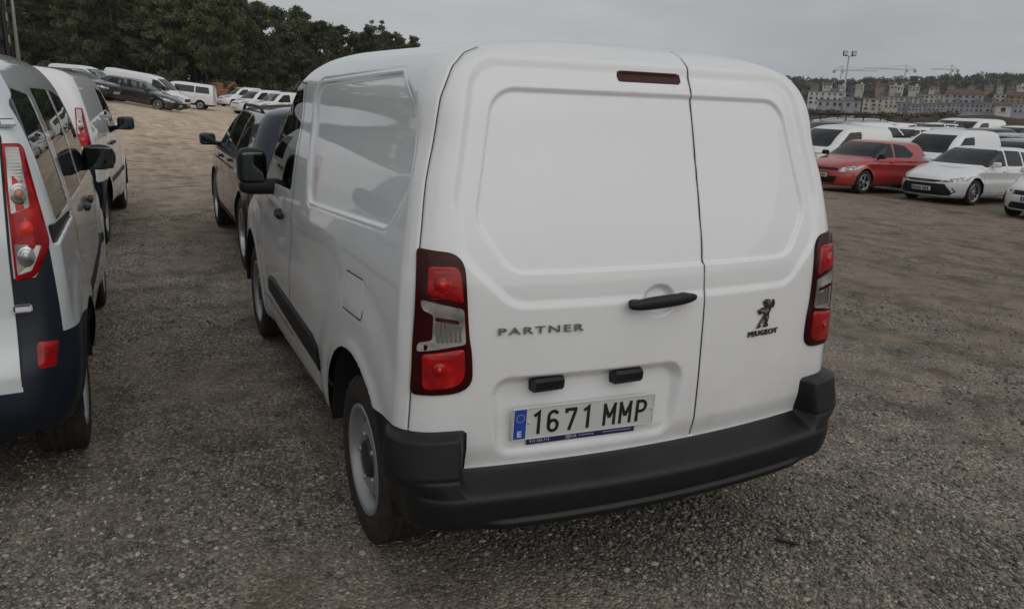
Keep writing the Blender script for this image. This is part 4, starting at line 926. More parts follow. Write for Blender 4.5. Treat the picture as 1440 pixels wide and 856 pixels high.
def _ground(t, b):
    geo = N(t, 'ShaderNodeNewGeometry'); pos = geo.outputs['Position']
    big = noise(t, .22, 5, .6, vec=pos); mid = noise(t, 1.3, 6, .65, vec=pos); fine = noise(t, 38, 5, .7, vec=pos)
    vor = N(t, 'ShaderNodeTexVoronoi', feature='F1'); vor.inputs['Scale'].default_value = 85; t.links.new(pos, vor.inputs['Vector'])
    vor2 = N(t, 'ShaderNodeTexVoronoi', feature='F1'); vor2.inputs['Scale'].default_value = 21; t.links.new(pos, vor2.inputs['Vector'])
    st = ramp(t, vor.outputs['Color'], [(.1, (.075, .064, .054)), (.45, (.175, .156, .134)), (.75, (.32, .29, .25)), (.97, (.60, .55, .48))])
    dirt = ramp(t, fine, [(.25, (.145, .115, .090)), (.75, (.29, .235, .187))])
    sep = N(t, 'ShaderNodeSeparateXYZ'); t.links.new(pos, sep.inputs[0])
    # gravel round the near vehicles, brown earth in the lanes farther off
    mr = N(t, 'ShaderNodeMapRange', clamp=True); ad = N(t, 'ShaderNodeMath', operation='MULTIPLY_ADD'); t.links.new(sep.outputs[1], ad.inputs[0]); ad.inputs[1].default_value = .55; t.links.new(sep.outputs[0], ad.inputs[2])
    t.links.new(ad.outputs[0], mr.inputs[0]); mr.inputs[1].default_value = 1.0; mr.inputs[2].default_value = 12; mr.inputs[3].default_value = -.02; mr.inputs[4].default_value = .42
    sm = N(t, 'ShaderNodeMath', operation='ADD'); t.links.new(mid, sm.inputs[0]); t.links.new(mr.outputs[0], sm.inputs[1])
    sm2 = N(t, 'ShaderNodeMath', operation='MULTIPLY_ADD'); t.links.new(big, sm2.inputs[0]); sm2.inputs[1].default_value = .5; t.links.new(sm.outputs[0], sm2.inputs[2])
    f = ramp(t, sm2.outputs[0], [(.66, g3(.08)), (.95, g3(.88))])
    c = mixc(t, f, st, dirt)
    far = N(t, 'ShaderNodeMapRange', clamp=True); t.links.new(sep.outputs[1], far.inputs[0]); far.inputs[1].default_value = 6; far.inputs[2].default_value = 27
    farc = ramp(t, mid, [(.3, (.50, .40, .30)), (.7, (.70, .57, .44))])
    lim = N(t, 'ShaderNodeMapRange', clamp=True); t.links.new(sep.outputs[0], lim.inputs[0]); lim.inputs[1].default_value = 16; lim.inputs[2].default_value = 8
    mm = N(t, 'ShaderNodeMath', operation='MULTIPLY'); t.links.new(far.outputs[0], mm.inputs[0]); t.links.new(lim.outputs[0], mm.inputs[1])
    c = mixc(t, mm.outputs[0], c, farc)
    pat = ramp(t, noise(t, 3.2, 6, .7, vec=pos), [(.32, (.66, .62, .58)), (.5, (1., 1., 1.)), (.68, (1.28, 1.24, 1.2))]); c = mixc(t, 1., c, pat, 'MULTIPLY')
    mpn = N(t, 'ShaderNodeMapping'); mpn.inputs['Scale'].default_value = (2.4, .16, 1); mpn.inputs['Rotation'].default_value = (0, 0, .06); t.links.new(pos, mpn.inputs[0])
    trk = ramp(t, noise(t, 1.0, 4, .6, vec=mpn.outputs[0]), [(.36, (.74, .70, .66)), (.52, (1., 1., 1.)), (.66, (1.22, 1.2, 1.17))]); c = mixc(t, .4, c, trk, 'MULTIPLY')
    stain = ramp(t, noise(t, .8, 6, .7, vec=pos), [(.3, g3(.55)), (.5, g3(1))]); c = mixc(t, 1., c, stain, 'MULTIPLY')
    t.links.new(c, b.inputs['Base Color'])
    h = N(t, 'ShaderNodeMath', operation='ADD'); inv = N(t, 'ShaderNodeMath', operation='MULTIPLY'); t.links.new(vor.outputs['Distance'], inv.inputs[0]); inv.inputs[1].default_value = -1.
    t.links.new(inv.outputs[0], h.inputs[0]); t.links.new(fine, h.inputs[1]); bump(t, b, h.outputs[0], .8, .012)
GROUND = mat('gravel_ground', (.06, .057, .052), .92, 0, 0, .25, _ground)
V, F = _sheet(); struct(mk('ground', V, F, GROUND))

# loose stones: far too many to count, one mass
def stones():
    import itertools
    ph = (1+5**.5)/2
    ico = np.array([(-1, ph, 0), (1, ph, 0), (-1, -ph, 0), (1, -ph, 0), (0, -1, ph), (0, 1, ph), (0, -1, -ph), (0, 1, -ph), (ph, 0, -1), (ph, 0, 1), (-ph, 0, -1), (-ph, 0, 1)], float)/1.9
    icf = np.array([(0, 11, 5), (0, 5, 1), (0, 1, 7), (0, 7, 10), (0, 10, 11), (1, 5, 9), (5, 11, 4), (11, 10, 2), (10, 7, 6), (7, 1, 8), (3, 9, 4), (3, 4, 2), (3, 2, 6), (3, 6, 8), (3, 8, 9), (4, 9, 5), (2, 4, 11), (6, 2, 10), (8, 6, 7), (9, 8, 1)])
    oc = np.array([(1, 0, 0), (0, 1, 0), (-1, 0, 0), (0, -1, 0), (0, 0, 1), (.2, .1, -.6)], float); ocf = np.array([(0, 1, 4), (1, 2, 4), (2, 3, 4), (3, 0, 4), (1, 0, 5), (2, 1, 5), (3, 2, 5), (0, 3, 5)])
    Vs, Fs, Cs, k = [], [], [], 0
    for base, bf, n, rmin, rmax, smin in ((ico, icf, 40000, 1.2, 3.6, .0030), (oc, ocf, 135000, 2.4, 11.5, .0038), (oc, ocf, 45000, 10, 24, .0075)):
        th = rng.uniform(math.radians(-64), math.radians(18), n)   # angle from +y, positive to the left
        r = np.sqrt(rng.uniform(rmin**2, rmax**2, n))
        x = CAM[0]-np.sin(th)*r; y = CAM[1]+np.cos(th)*r
        # patches: gravel is washed into drifts
        pat = np.sin(1.9*x+.7*np.sin(2.3*y))+np.sin(2.3*y+1.1*np.sin(1.4*x)+.4*x)+.6*np.sin(5.1*x-3.3*y)
        brown = np.clip((x+.55*y-2.0)/8, 0, .75)
        keep = rng.uniform(0, 1, n) < np.clip(.46+.30*pat, .05, 1)*(1-brown)
        x, y, r = x[keep], y[keep], r[keep]; n = len(x)
        s = smin*np.exp(np.abs(rng.normal(0, .62, n))); s = np.minimum(s, .0135+.010*(rng.uniform(0, 1, n) > .99))
        sc = np.stack([s*rng.uniform(.8, 1.5, n), s*rng.uniform(.7, 1.2, n), s*rng.uniform(.45, .8, n)], -1)
        a = rng.uniform(0, 6.28, n); ca, sa = np.cos(a), np.sin(a)
        P = base[None]*(1+rng.uniform(-.22, .22, (n, len(base), 1)))*sc[:, None, :]
        P = np.stack([P[..., 0]*ca[:, None]-P[..., 1]*sa[:, None], P[..., 0]*sa[:, None]+P[..., 1]*ca[:, None], P[..., 2]], -1)
        z = terrain(x, y)+rough(x, y)-.012+sc[:, 2]*.30
        P += np.stack([x, y, z], -1)[:, None, :]
        tone = np.clip(np.exp(rng.normal(-1.72, .5, n)), .06, .45); warm = rng.uniform(.86, 1.04, n)
        col = np.stack([tone, tone*(.935+.03*warm), tone*warm*.87, np.ones(n)], -1)
        Vs.append(P.reshape(-1, 3)); Fs.append((bf[None]+(np.arange(n)*len(base))[:, None, None]).reshape(-1, 3)+k); Cs.append(np.repeat(col, len(base), 0)); k += n*len(base)
    return np.concatenate(Vs), np.concatenate(Fs), np.concatenate(Cs)
def _stone(t, b):
    at = N(t, 'ShaderNodeAttribute', attribute_name='tone'); n = noise(t, 160, 3, .6, vec=N(t, 'ShaderNodeNewGeometry').outputs['Position'])
    c = mixc(t, 1., at.outputs['Color'], ramp(t, n, [(.3, g3(.7)), (.7, g3(1.15))]), 'MULTIPLY'); t.links.new(c, b.inputs['Base Color'])
STONE = mat('loose_stone', (.1, .1, .1), .85, 0, 0, .3, _stone)
V, F, Cc = stones(); o = struct(mk('gravel', V, F, STONE, None, False), 'stuff', 'loose grey gravel stones scattered over the parking lot')
ca = o.data.color_attributes.new('tone', 'FLOAT_COLOR', 'POINT'); ca.data.foreach_set('color', Cc.astype(np.float32).ravel())
# ---------------------------------------------------------------- vehicles, near to far
ROOTS = {}
hero = vehicle('panel_van', 'clean white panel van with lion emblem on its closed rear doors', 'van', HERO_SPEC, WHITE, (0, 0, 0))
kan = vehicle('passenger_van', 'silver passenger van with tall clear-and-red tail light and privacy side windows', 'van', KANGOO_NEAR, PALE, (-2.755, 1.36, 0))
kv = vehicle('delivery_van', 'white delivery van with black door mirror, nose to tail with the silver passenger van', 'van', KANGOO_VAN, WHITE, (-2.83, 6.95, 0), -.06)
dk = vehicle('crossover', 'blue black crossover with roof rails in front of the lion emblem van', 'car', suv_spec(.017, (30, 12, 130, 16, 26), wheel_n=48), NAVY, (.15, 5.04, 0))
def place_wheel(k, px, py, lx, ly, rz):
    """stand the vehicle so that the ground point of its wheel (lx, ly) lies where the photo shows it"""
    p = ground_hit(px, py); c, s = math.cos(rz), math.sin(rz)
    x, y = p[0]-(c*lx-s*ly), p[1]-(s*lx+c*ly); k.location = (x, y, 0); k.rotation_euler = (0, 0, rz); settle(k)
def settle(o, ly=2.1):
    c, s = math.cos(o.rotation_euler.z), math.sin(o.rotation_euler.z)
    pts = [(o.location.x-s*q, o.location.y+c*q) for q in (.7, 3.4)]
    z = [float(terrain(*p)) for p in pts]; sl = (z[1]-z[0])/2.7
    o.location.z = z[0]-sl*.7; o.rotation_euler.x = math.atan(sl)
R90 = math.pi/2
clio = vehicle('hatchback', 'red five-door hatchback parked facing the gravel lane', 'car', clio_spec(.017, MI, mirror_mat=PLASTIC), RED); place_wheel(clio.root, 1213, 273, -.845, 3.21, R90+.10)
cor = vehicle('estate_car', 'white estate car with black honeycomb grille beside the red hatchback', 'car', estate_spec(.017, MI), WHITE); place_wheel(cor.root, 1367, 289, -.868, 3.69, R90+.10)
cors = vehicle('small_hatchback', 'white small hatchback parked beside the white estate car, nose in the lane', 'car', clio_spec(.02, MI, keys=[(q[0], q[1], q[2], q[3], q[4]+.012, q[5], q[6]) for q in CLIO_K], front=[('grille', [(-.50, .52), (.50, .52), (.46, .62), (-.46, .62)], PLASTIC, .012), ('lower_grille', [(-.62, .22), (.62, .22), (.50, .36), (-.50, .36)], PLASTIC, .02)], headlights=[[(.46, .60), (.62, .575), (.96, .64), (1.02, .71), (.80, .70)]]), WHITE)
place_wheel(cors.root, 1418, 302, .845, 3.21, R90+.10)

def far(root, px, dist, rz, label, m, group=None, first=False, names=('body', 'mirror', 'door_handle'), py=None):
    """one of the parked rows: stands on the terrain at this distance along this direction"""
    o = root if first else copy_tree(root)
    p = px_at(px, 140, dist); c, s = math.cos(rz), math.sin(rz); o.location = (p[0]+s*2.1, p[1]-c*2.1, 0); o.rotation_euler = (0, 0, rz); settle(o)
    o['label'] = label
    if group: o['group'] = group
    elif 'group' in o: del o['group']
    for ch in o.children:
        if ch.name.split('.')[0] in names and ch.data.materials[0].name.startswith('paint'):
            ch.material_slots[0].link = 'OBJECT'; ch.material_slots[0].material = m
    return o
fk = vehicle('small_van', '-', 'van', KANGOO_FAR, WHITE).root
fh = vehicle('hatchback', '-', 'car', clio_spec(.03, LO, wheel_n=32), WHITE).root
fe = vehicle('estate_car', '-', 'car', estate_spec(.03, LO, wheel_n=32), WHITE).root
fs = vehicle('crossover', '-', 'car', suv_spec(.03, LO, wheel_n=32), WHITE).root
fm = vehicle('cargo_van', '-', 'van', med_spec(.03, LO, wheel_n=32), WHITE).root
fb = vehicle('minibus', '-', 'van', med_spec(.026, (16, 7, 90, 10, 22), True, wheel_n=32), WHITE).root
GL, GR = 'vehicles parked before the pine wood', 'vehicles in the rows behind the red hatchback'
# row before the wood
far(fs, 108, 40, -R90-.55, 'dark navy crossover before the pines beside a white van', NAVY, GL, True)
far(fk, 125, 44.5, -R90-.55, 'white van with black bumper behind the dark navy crossover', WHITE, GL, True)
far(fe, 190, 44, -R90-.42, 'black low car with bright headlight before a long white van', BLACKP, GL, True)
far(fm, 198, 47.5, -R90-.42, 'long white windowless cargo van behind the black low car', WHITE, GL, True)
far(fk, 138, 52, -R90-.5, 'white van whose roof shows between two other white vans', WHITE, GL)
far(fs, 48, 45, -R90-.5, 'grey brown tall car beyond the silver van roof', BRONZE, GL)
far(fb, 262, 60, R90-.25, 'white minibus with dark side windows before the wood', WHITE, GL, True)
far(fk, 338, 72, R90+.45, 'white van parked alone nearest the orange digger', WHITE, GL)
far(fk, 362, 59, R90+.55, 'white van with black bumper, first of two side by side', WHITE, GL)
far(fk, 392, 55, R90+.50, 'white van half hidden by the crossover with roof rails', CREAM, GL)
# rows on the far side of the lane
far(fk, 1180, 25, R90+.05, 'cream white small van right behind the red hatchback', CREAM, GR)
rack = far(fm, 1192, 33, R90+.05, 'grey van carrying a black roof rack', MIDGREY, GR)
far(fk, 1240, 33, -R90+.05, 'white small van with its nose turned from the lane', WHITE, GR)
far(fh, 1262, 26, R90+.05, 'white hatchback between the red hatchback and a white van', WHITE, GR, True)
far(fk, 1338, 24.5, R90+.10, 'white van with dark windscreen right behind the white estate car', WHITE, GR)
far(fs, 1440, 26, R90+.1, 'dark grey crossover behind the white estate car', GREYP, GR)
far(fh, 1410, 31, R90, 'mid grey hatchback behind the dark grey crossover', MIDGREY, GR)
far(fe, 1325, 36, R90, 'silver estate car in the third row', SILVER, GR)
far(fs, 1322, 42, R90, 'white crossover with dark windows in the third row', WHITE, GR)
far(fk, 1372, 42, R90, 'white van beside the white crossover in the third row', WHITE, GR)
far(fe, 1390, 36, R90, 'dark blue estate car in the third row', NAVY, GR)
far(fh, 1282, 36, R90, 'white hatchback beside the silver estate car', WHITE, GR)
far(fh, 1282, 43, -R90, 'white hatchback facing away in the fourth row', CREAM, GR)
far(fs, 1436, 41, R90, 'tall white crossover near the earth bank', CREAM, GR)
far(fs, 1162, 44, R90, 'white crossover with greenish windows beyond the roof rack', WHITE, GR)
far(fe, 1212, 47, R90, 'black estate car below the rubble heap', BLACKP, GR)
far(fe, 1250, 47, -R90, 'white estate car below the pale yellow block', WHITE, GR)
far(fh, 1300, 50, R90, 'grey hatchback in the last row', GREYP, GR)
far(fk, 1345, 52, R90, 'white van in the last row before the bank', CREAM, GR)
far(fh, 1400, 52, R90, 'mid grey hatchback in the last row', MIDGREY, GR)
far(fs, 1178, 54, R90, 'silver crossover in the last row below the floodlight mast', SILVER, GR)
# the black rack on the grey van
rk = thing('roof_rack', 'black tubular roof rack bolted on the grey van', 'rack', rack.location, 0); rk.rotation_euler = rack.rotation_euler
for x in (-.62, .62): mk('rail', *tube([(x, .5, 2.12), (x, 3.0, 2.12)], .03, 6), PLASTIC, rk)
for y in (.5, 1.3, 2.1, 3.0): mk('crossbar', *tube([(-.72, y, 2.10), (.72, y, 2.10)], .03, 6), PLASTIC, rk)
for y in (.6, 1.7, 2.8):
    for x in (-.66, .66): mk('foot', *tube([(x, y, 1.80), (x, y, 2.12)], .025, 6), PLASTIC, rk)
# ---------------------------------------------------------------- pine wood
def _bark(t, b):
    n = noise(t, 6, 5, .7); c = ramp(t, n, [(.3, (.03, .024, .02)), (.75, (.10, .08, .065))]); t.links.new(c, b.inputs['Base Color'])
BARK = mat('pine_bark', (.06, .05, .04), .95, 0, 0, .2, _bark)
def _leaf(dark, light):
    def f(t, b):
        oi = N(t, 'ShaderNodeObjectInfo'); n = noise(t, .55, 3, .6); n2 = noise(t, 3.5, 2)
        c = ramp(t, n2, [(.25, dark), (.8, light)]); c2 = mixc(t, ramp(t, n, [(.42, g3(0)), (.75, g3(.55))]), c, (.20, .165, .10))
        h = N(t, 'ShaderNodeHueSaturation'); t.links.new(c2, h.inputs['Color']); mr = N(t, 'ShaderNodeMapRange'); t.links.new(oi.outputs['Random'], mr.inputs[0]); mr.inputs[3].default_value = .62; mr.inputs[4].default_value = 1.25; t.links.new(mr.outputs[0], h.inputs['Value'])
        t.links.new(h.outputs[0], b.inputs['Base Color'])
    return f
NEEDLE = mat('pine_needles', (.03, .04, .015), .8, 0, 0, .2, _leaf((.038, .052, .026), (.115, .13, .06)))
BUSHM = mat('bush_leaves', (.05, .05, .03), .85, 0, 0, .2, _leaf((.05, .043, .03), (.13, .11, .08)))
def tufts(centres, radii, per, size, r):
    """leaf-sized faces gathered into clumps"""
    n = len(centres)*per; c = np.repeat(centres, per, 0); R = np.repeat(radii, per, 0)
    d = r.normal(0, 1, (n, 3)); d /= np.linalg.norm(d, axis=1, keepdims=True); q = c+d*(r.uniform(.25, 1, (n, 1))**.6)*R*np.array([1, 1, .62])
    a = r.normal(0, 1, (n, 3))+d*.8; a /= np.linalg.norm(a, axis=1, keepdims=True); b = np.cross(a, r.normal(0, 1, (n, 3))); b /= np.linalg.norm(b, axis=1, keepdims=True)
    s = size*r.uniform(.5, 1.25, (n, 1)); a = a*s; b = b*s*.30
    V = np.stack([q-a*.3-b, q-a*.3+b, q+a*.9+b*.35, q+a*.9-b*.35], 1).reshape(-1, 3); return V, np.arange(4*n).reshape(-1, 4)
def pine(seed, h, spread):
    r = np.random.default_rng(seed); lean = r.normal(0, .25, 2); tp = lambda f: np.array([lean[0]*f**2, lean[1]*f**2, f*h*.93])
    trunk = tube([tp(f) for f in np.linspace(0, 1, 9)], [.19*(1-.8*f)+.02 for f in np.linspace(0, 1, 9)], 7)
    parts = [trunk]; C, R = [], []; base = r.uniform(.16, .34)
    for f in np.sort(r.uniform(base, 1, 46)):
        g = (f-base)/(1-base); prof = (min(1, .55+g*1.6) if g < .3 else 1-.78*((g-.3)/.7)**1.5)
        ln = spread*prof*r.uniform(.5, 1.08); az = r.uniform(0, 6.28); p0 = tp(f); e = p0+np.array([math.cos(az)*ln, math.sin(az)*ln, ln*r.uniform(-.05, .38)])
        parts.append(tube([p0, (p0+e)/2+np.array([0, 0, -.05]), e], [.045, .03, .012], 4, False))
        for t in (.55, .8, 1.):
            C.append(p0+(e-p0)*t+r.normal(0, .12, 3)); R.append([spread*.20*r.uniform(.7, 1.35)]*3)
    C.append(tp(1.02)); R.append([.4]*3)
    cv = tufts(np.array(C), np.array(R), 54, .27, r)
    return parts, cv
TREES = []
for i, (h, sp_) in enumerate(((14.5, 2.7), (13, 3.0), (16, 2.8), (11.5, 2.5), (9.5, 2.3), (15, 3.2))):
    parts, cv = pine(40+i, h, sp_); root = thing('pine_tree', 'dark green pine in the wood behind the parked vans', 'tree', (0, 0, 0), 0, 'pines of the wood')
    tr = mk('trunk', *join(parts), BARK, root); cr = mk('crown', *cv, NEEDLE, root, False); TREES.append((root, h))
USED = set()
def tree_at(i, x, y, h, label, group):
    root, H = TREES[i]; o = root if i not in USED else copy_tree(root); USED.add(i)
    sc = h/H; o.location = (x, y, float(terrain(x, y))-.1); o.rotation_euler = (0, 0, random.uniform(0, 6.28)); o.scale = (sc*random.uniform(.92, 1.12),)*2+(sc,); o['label'] = label; o['group'] = group
# skyline of the wood as seen over the lot: pixel column -> height of the tree tops (pixels)
SKX = [0, 300, 350, 372, 400, 425, 450, 480, 500, 520, 545, 575, 600]; SKY = [-60, -30, -8, 4, 12, 6, 30, 36, 20, 14, 26, 34, 52]
for row, (dist, stepx) in enumerate(((84, 23), (93, 21), (104, 24))):
    px = -60+row*9
    while px < 600:
        q = px+random.uniform(-7, 7); d = dist+random.uniform(-4, 4)+max(0, (q-300))*.03
        top = np.interp(q, SKX, SKY)+random.uniform(-6, 26)*(1 if row else 1.5)+(6 if row == 0 else 0)
        p = px_at(q, top, d); h = p[2]-float(terrain(p[0], p[1])); h = min(max(h, 5), 18)
        tree_at(random.randrange(6), p[0], p[1], h, 'dark green pine in the wood behind the parked vans' if q < 470 else 'dark pine at the thin end of the wood above the lion emblem van', 'pines of the wood' if q < 470 else 'pines at the end of the wood')
        px += stepx
# the wood goes on along the side of the lot; the van's flank mirrors it
for i in range(34):
    az = math.radians(-9-i*1.9); d_ = random.uniform(56, 62)+(i % 2)*8; x, y = -2+math.sin(az)*d_, math.cos(az)*d_
    tree_at(random.randrange(6), x, y, random.uniform(12, 16.5), 'pine of the wood edge mirrored in the lion emblem van', 'pines along the side of the lot')
# undergrowth at the foot of the pines
def bush(seed, w, h):
    r = np.random.default_rng(seed); n = 26; C = np.stack([r.uniform(-w, w, n), r.uniform(-w*.5, w*.5, n), r.uniform(.15, h, n)], -1); C[:, 2] *= 1-.5*(np.abs(C[:, 0])/w)**2
    return tufts(C, np.full((n, 3), .45), 40, .26, r)
bm = [mk('bush', *bush(70+i, 1.8, 1.5+.4*i), BUSHM, None, False) for i in range(3)]
for i, o in enumerate(bm): tag(o, 'low brownish bush at the foot of the pines', 'bush', 'bushes before the pines')
for i in range(52):
    o = bm[i] if i < 3 else bm[i % 3].copy()
    if i >= 3: COL.objects.link(o)
    p = px_at(30+(i % 26)*20+random.uniform(-6, 6), 130, (80 if i < 26 else 103)+random.uniform(-2, 3)); o.location = (p[0], p[1], float(terrain(p[0], p[1]))-.05); o.rotation_euler = (0, 0, random.uniform(-.4, .4)); o.scale = (random.uniform(.8, 1.3)*(1 if i < 26 else 1.9),)*3
# orange digger between the white vans
DIG = mat('digger_orange', (.22, .09, .04), .7); pd = px_at(310, 130, 78); zd = float(terrain(pd[0], pd[1]))
dg = thing('digger', 'small orange digger standing before the pines', 'digger', (pd[0], pd[1], zd), .4)
mk('cab', *join([bevbox(0, 0, 1.2, 1.3, 1.2, .7, .1), bevbox(-.2, 0, 1.8, .7, .9, .7, .08)]), DIG, dg, False)
for y in (-.6, .6): mk('track', *sell(0, y, .4, 1.1, .22, .38, .5, .4, 8, 16), UNDER, dg)
mk('boom', *tube([(.5, 0, 1.4), (1.5, 0, 2.2), (2.3, 0, 1.2)], .14, 6), DIG, dg); mk('bucket', *sell(2.4, 0, .8, .3, .35, .35, .6, .6, 8, 10), UNDER, dg)

# ---------------------------------------------------------------- masts
GALV = mat('galvanised_steel', (.36, .37, .38), .5, .6)
def mast(name, label, px, dist, h, lamps):
    p = px_at(px, 150, dist); z = float(terrain(p[0], p[1])); root = thing(name, label, 'mast', (p[0], p[1], z), -YAW*0-.45)
    mk('pole', *tube([(0, 0, 0), (0, 0, h)], [.13, .07], 10), GALV, root)
    if lamps:
        mk('crossarm', *tube([(-.55, 0, h), (.55, 0, h)], .045, 6), GALV, root)
        for x in (-.5, .5):
            o = mk('floodlight', *bevbox(x, -.12, h+.28, .52, .28, .55, .05), PLASTIC, root, False); mk('lamp_glass', *box(x, -.27, h+.28, .42, .02, .45), LENSWHITE, o, False)
    else:
        mk('crossarm', *tube([(0, 0, h*.72), (.9, -.3, h*.715)], .05, 6), GALV, root)
        mk('floodlight', *bevbox(.95, -.32, h*.71, .5, .25, .12, .03), GALV, root, False)
mast('floodlight_mast', 'tall steel mast with two floodlights above the far car rows', 1184, 92, 8.4, True)
mast('lamp_post', 'thin grey lamp post before the pine wood', 34, 52, 11.5, False)

# ---------------------------------------------------------------- dark flatbed lorry showing over the silver van
pl_ = px_at(-62, 60, 21); tr = thing('lorry', 'black stake-sided lorry towering behind the silver passenger van', 'lorry', (pl_[0], pl_[1], float(terrain(pl_[0], pl_[1]))), .12)
mk('cab', *bevbox(0, 2.9, 1.5, 2.2, 1.7, 2.2, .12), BLACKP, tr, False); mk('chassis', *box(0, -.2, .85, 2.0, 7.2, .25), PLASTIC, tr, False)
mk('load_bed', *bevbox(0, -1.2, 1.15, 2.4, 5.4, .3, .03), PLASTIC, tr, False)
for z in (1.75, 2.25, 2.75, 3.2):
    mk('side_board', *bevbox(1.2, -1.2, z, .06, 5.4, .22, .015), GREYP, tr, False); mk('side_board', *bevbox(-1.2, -1.2, z, .06, 5.4, .22, .015), GREYP, tr, False)
for y in (-3.8, -2.5, -1.2, .1, 1.4):
    for x in (-1.15, 1.15): mk('stake', *bevbox(x, y, 2.25, .09, .09, 2.2, .01), PLASTIC, tr, False)
for y in (-2.4, 2.7):
    for sg in (-1, 1):
        w = child('wheel', WHEELS[list(WHEELS)[0]][1], tr, (sg*1.0, y, .45), 0 if sg < 0 else math.pi); w.scale = (1.4,)*3; child('tyre', WHEELS[list(WHEELS)[0]][0], w)
mk('load', *sell(0, -1.2, 2.2, 1.1, 2.6, .9, .4, .4, 10, 20), mat('tarpaulin_dark', (.03, .03, .032), .8), tr)

# ---------------------------------------------------------------- far side: bank, heap, town on the hill
def _earth(t, b):
    n = noise(t, .35, 6, .65); c = ramp(t, n, [(.3, (.05, .038, .028)), (.7, (.10, .078, .056))]); t.links.new(c, b.inputs['Base Color'])
EARTH = mat('earth_bank', (.08, .06, .045), .95, 0, 0, .2, _earth)
HD = px_dir(1290, 156); HD = HD[:2]/np.linalg.norm(HD[:2]); HN = np.array([HD[1], -HD[0]])      # towards the town, and across (to the right)
def hp(u, d): return CAM[0]+HD[0]*d+HN[0]*u, CAM[1]+HD[1]*d+HN[1]*u
def strip(us, ds, zf):
    U, D = np.meshgrid(us, ds); X, Y = hp(U, D); Z = zf(U, D); n, m = U.shape; i, j = np.meshgrid(np.arange(n-1), np.arange(m-1), indexing='ij'); i, j = i.ravel(), j.ravel()
    return np.stack([X, Y, Z], -1).reshape(-1, 3), np.stack([i*m+j, i*m+j+1, (i+1)*m+j+1, (i+1)*m+j], 1)
G0 = -.47
def bankz(u, d):
    top = 2.1+.5*sstep((u-2)/4)+.25*np.sin(u*.21)+.12*np.sin(u*.9)
    return G0-.1+top*sstep((d-118)/8)*sstep((175-d)/25)
struct(mk('earth_bank', *strip(np.linspace(-90, 160, 260), np.linspace(116, 178, 32), bankz), EARTH))
def _hill(t, b):
    n = noise(t, .03, 6, .65); c = ramp(t, n, [(.3, (.018, .02, .013)), (.7, (.055, .05, .036))]); t.links.new(c, b.inputs['Base Color'])
HILL = mat('hillside_scrub', (.05, .05, .035), .95, 0, 0, .2, _hill)
def hillz(u, d): return G0-1+(34+3*np.sin(u*.011+.5)+2*np.sin(u*.03))*sstep((d-330)/520)*sstep((u+360)/180)
struct(mk('hill', *strip(np.linspace(-420, 900, 150), np.linspace(300, 1100, 60), hillz), HILL))
# scrub and trees of the hillside read as one mass
r = np.random.default_rng(9); n = 1900; u = r.uniform(-260, 420, n); d = r.uniform(340, 880, n); X, Y = hp(u, d); Z = hillz(u, d)
hv = tufts(np.stack([X, Y, Z+r.uniform(.5, 3.5, n)], -1), np.repeat(r.uniform(1.6, 4.2, (n, 1)), 3, 1), 26, 1.9, r)
struct(mk('hillside_trees', *hv, mat('hill_foliage', (.03, .034, .02), .9, 0, 0, .2, _leaf((.012, .015, .010), (.036, .038, .024))), None, False), 'stuff', 'dark trees and scrub between the houses on the far hill')
n = 260; u = r.uniform(-45, 5, n); d = r.uniform(124, 150, n); X, Y = hp(u, d)
struct(mk('bank_scrub', *tufts(np.stack([X, Y, bankz(u, d)+.3], -1), np.repeat(r.uniform(.5, 1.1, (n, 1)), 3, 1), 30, .4, r), BUSHM, None, False), 'stuff', 'brown scrub on the earth bank')
hp0 = px_at(1192, 160, 100); n = 340
hm = np.stack([r.normal(0, 1.3, n), r.normal(0, 1.0, n)], -1); zz = 2.5*np.exp(-(hm[:, 0]/1.5)**2-(hm[:, 1]/1.3)**2)*r.uniform(.7, 1, n)
heap = []
for q, z in zip(hm, zz): heap.append(xf(sell(0, 0, 0, *r.uniform(.12, .42, 3), .8, .8, 5, 7), Matrix.Translation((q[0], q[1], z))@Matrix.Rotation(r.uniform(0, 3), 4, 'Z')))
def _rub(t, b):
    n = noise(t, 2.2, 4, .7); c = ramp(t, n, [(.35, (.12, .09, .07)), (.55, (.30, .25, .20)), (.7, (.32, .16, .08))]); t.links.new(c, b.inputs['Base Color'])
hb = thing('rubble_heap', 'pale rubble heap behind the far car rows', 'heap', (hp0[0], hp0[1], G0)); mk('core', *sell(0, 0, .3, 2.6, 2.0, 1.8, 1.2, 1, 10, 18), mat('rubble', (.3, .25, .2), .95, 0, 0, .2, _rub), hb); struct(mk('rubble', *join(heap), MATS['rubble'], hb, False), 'stuff')
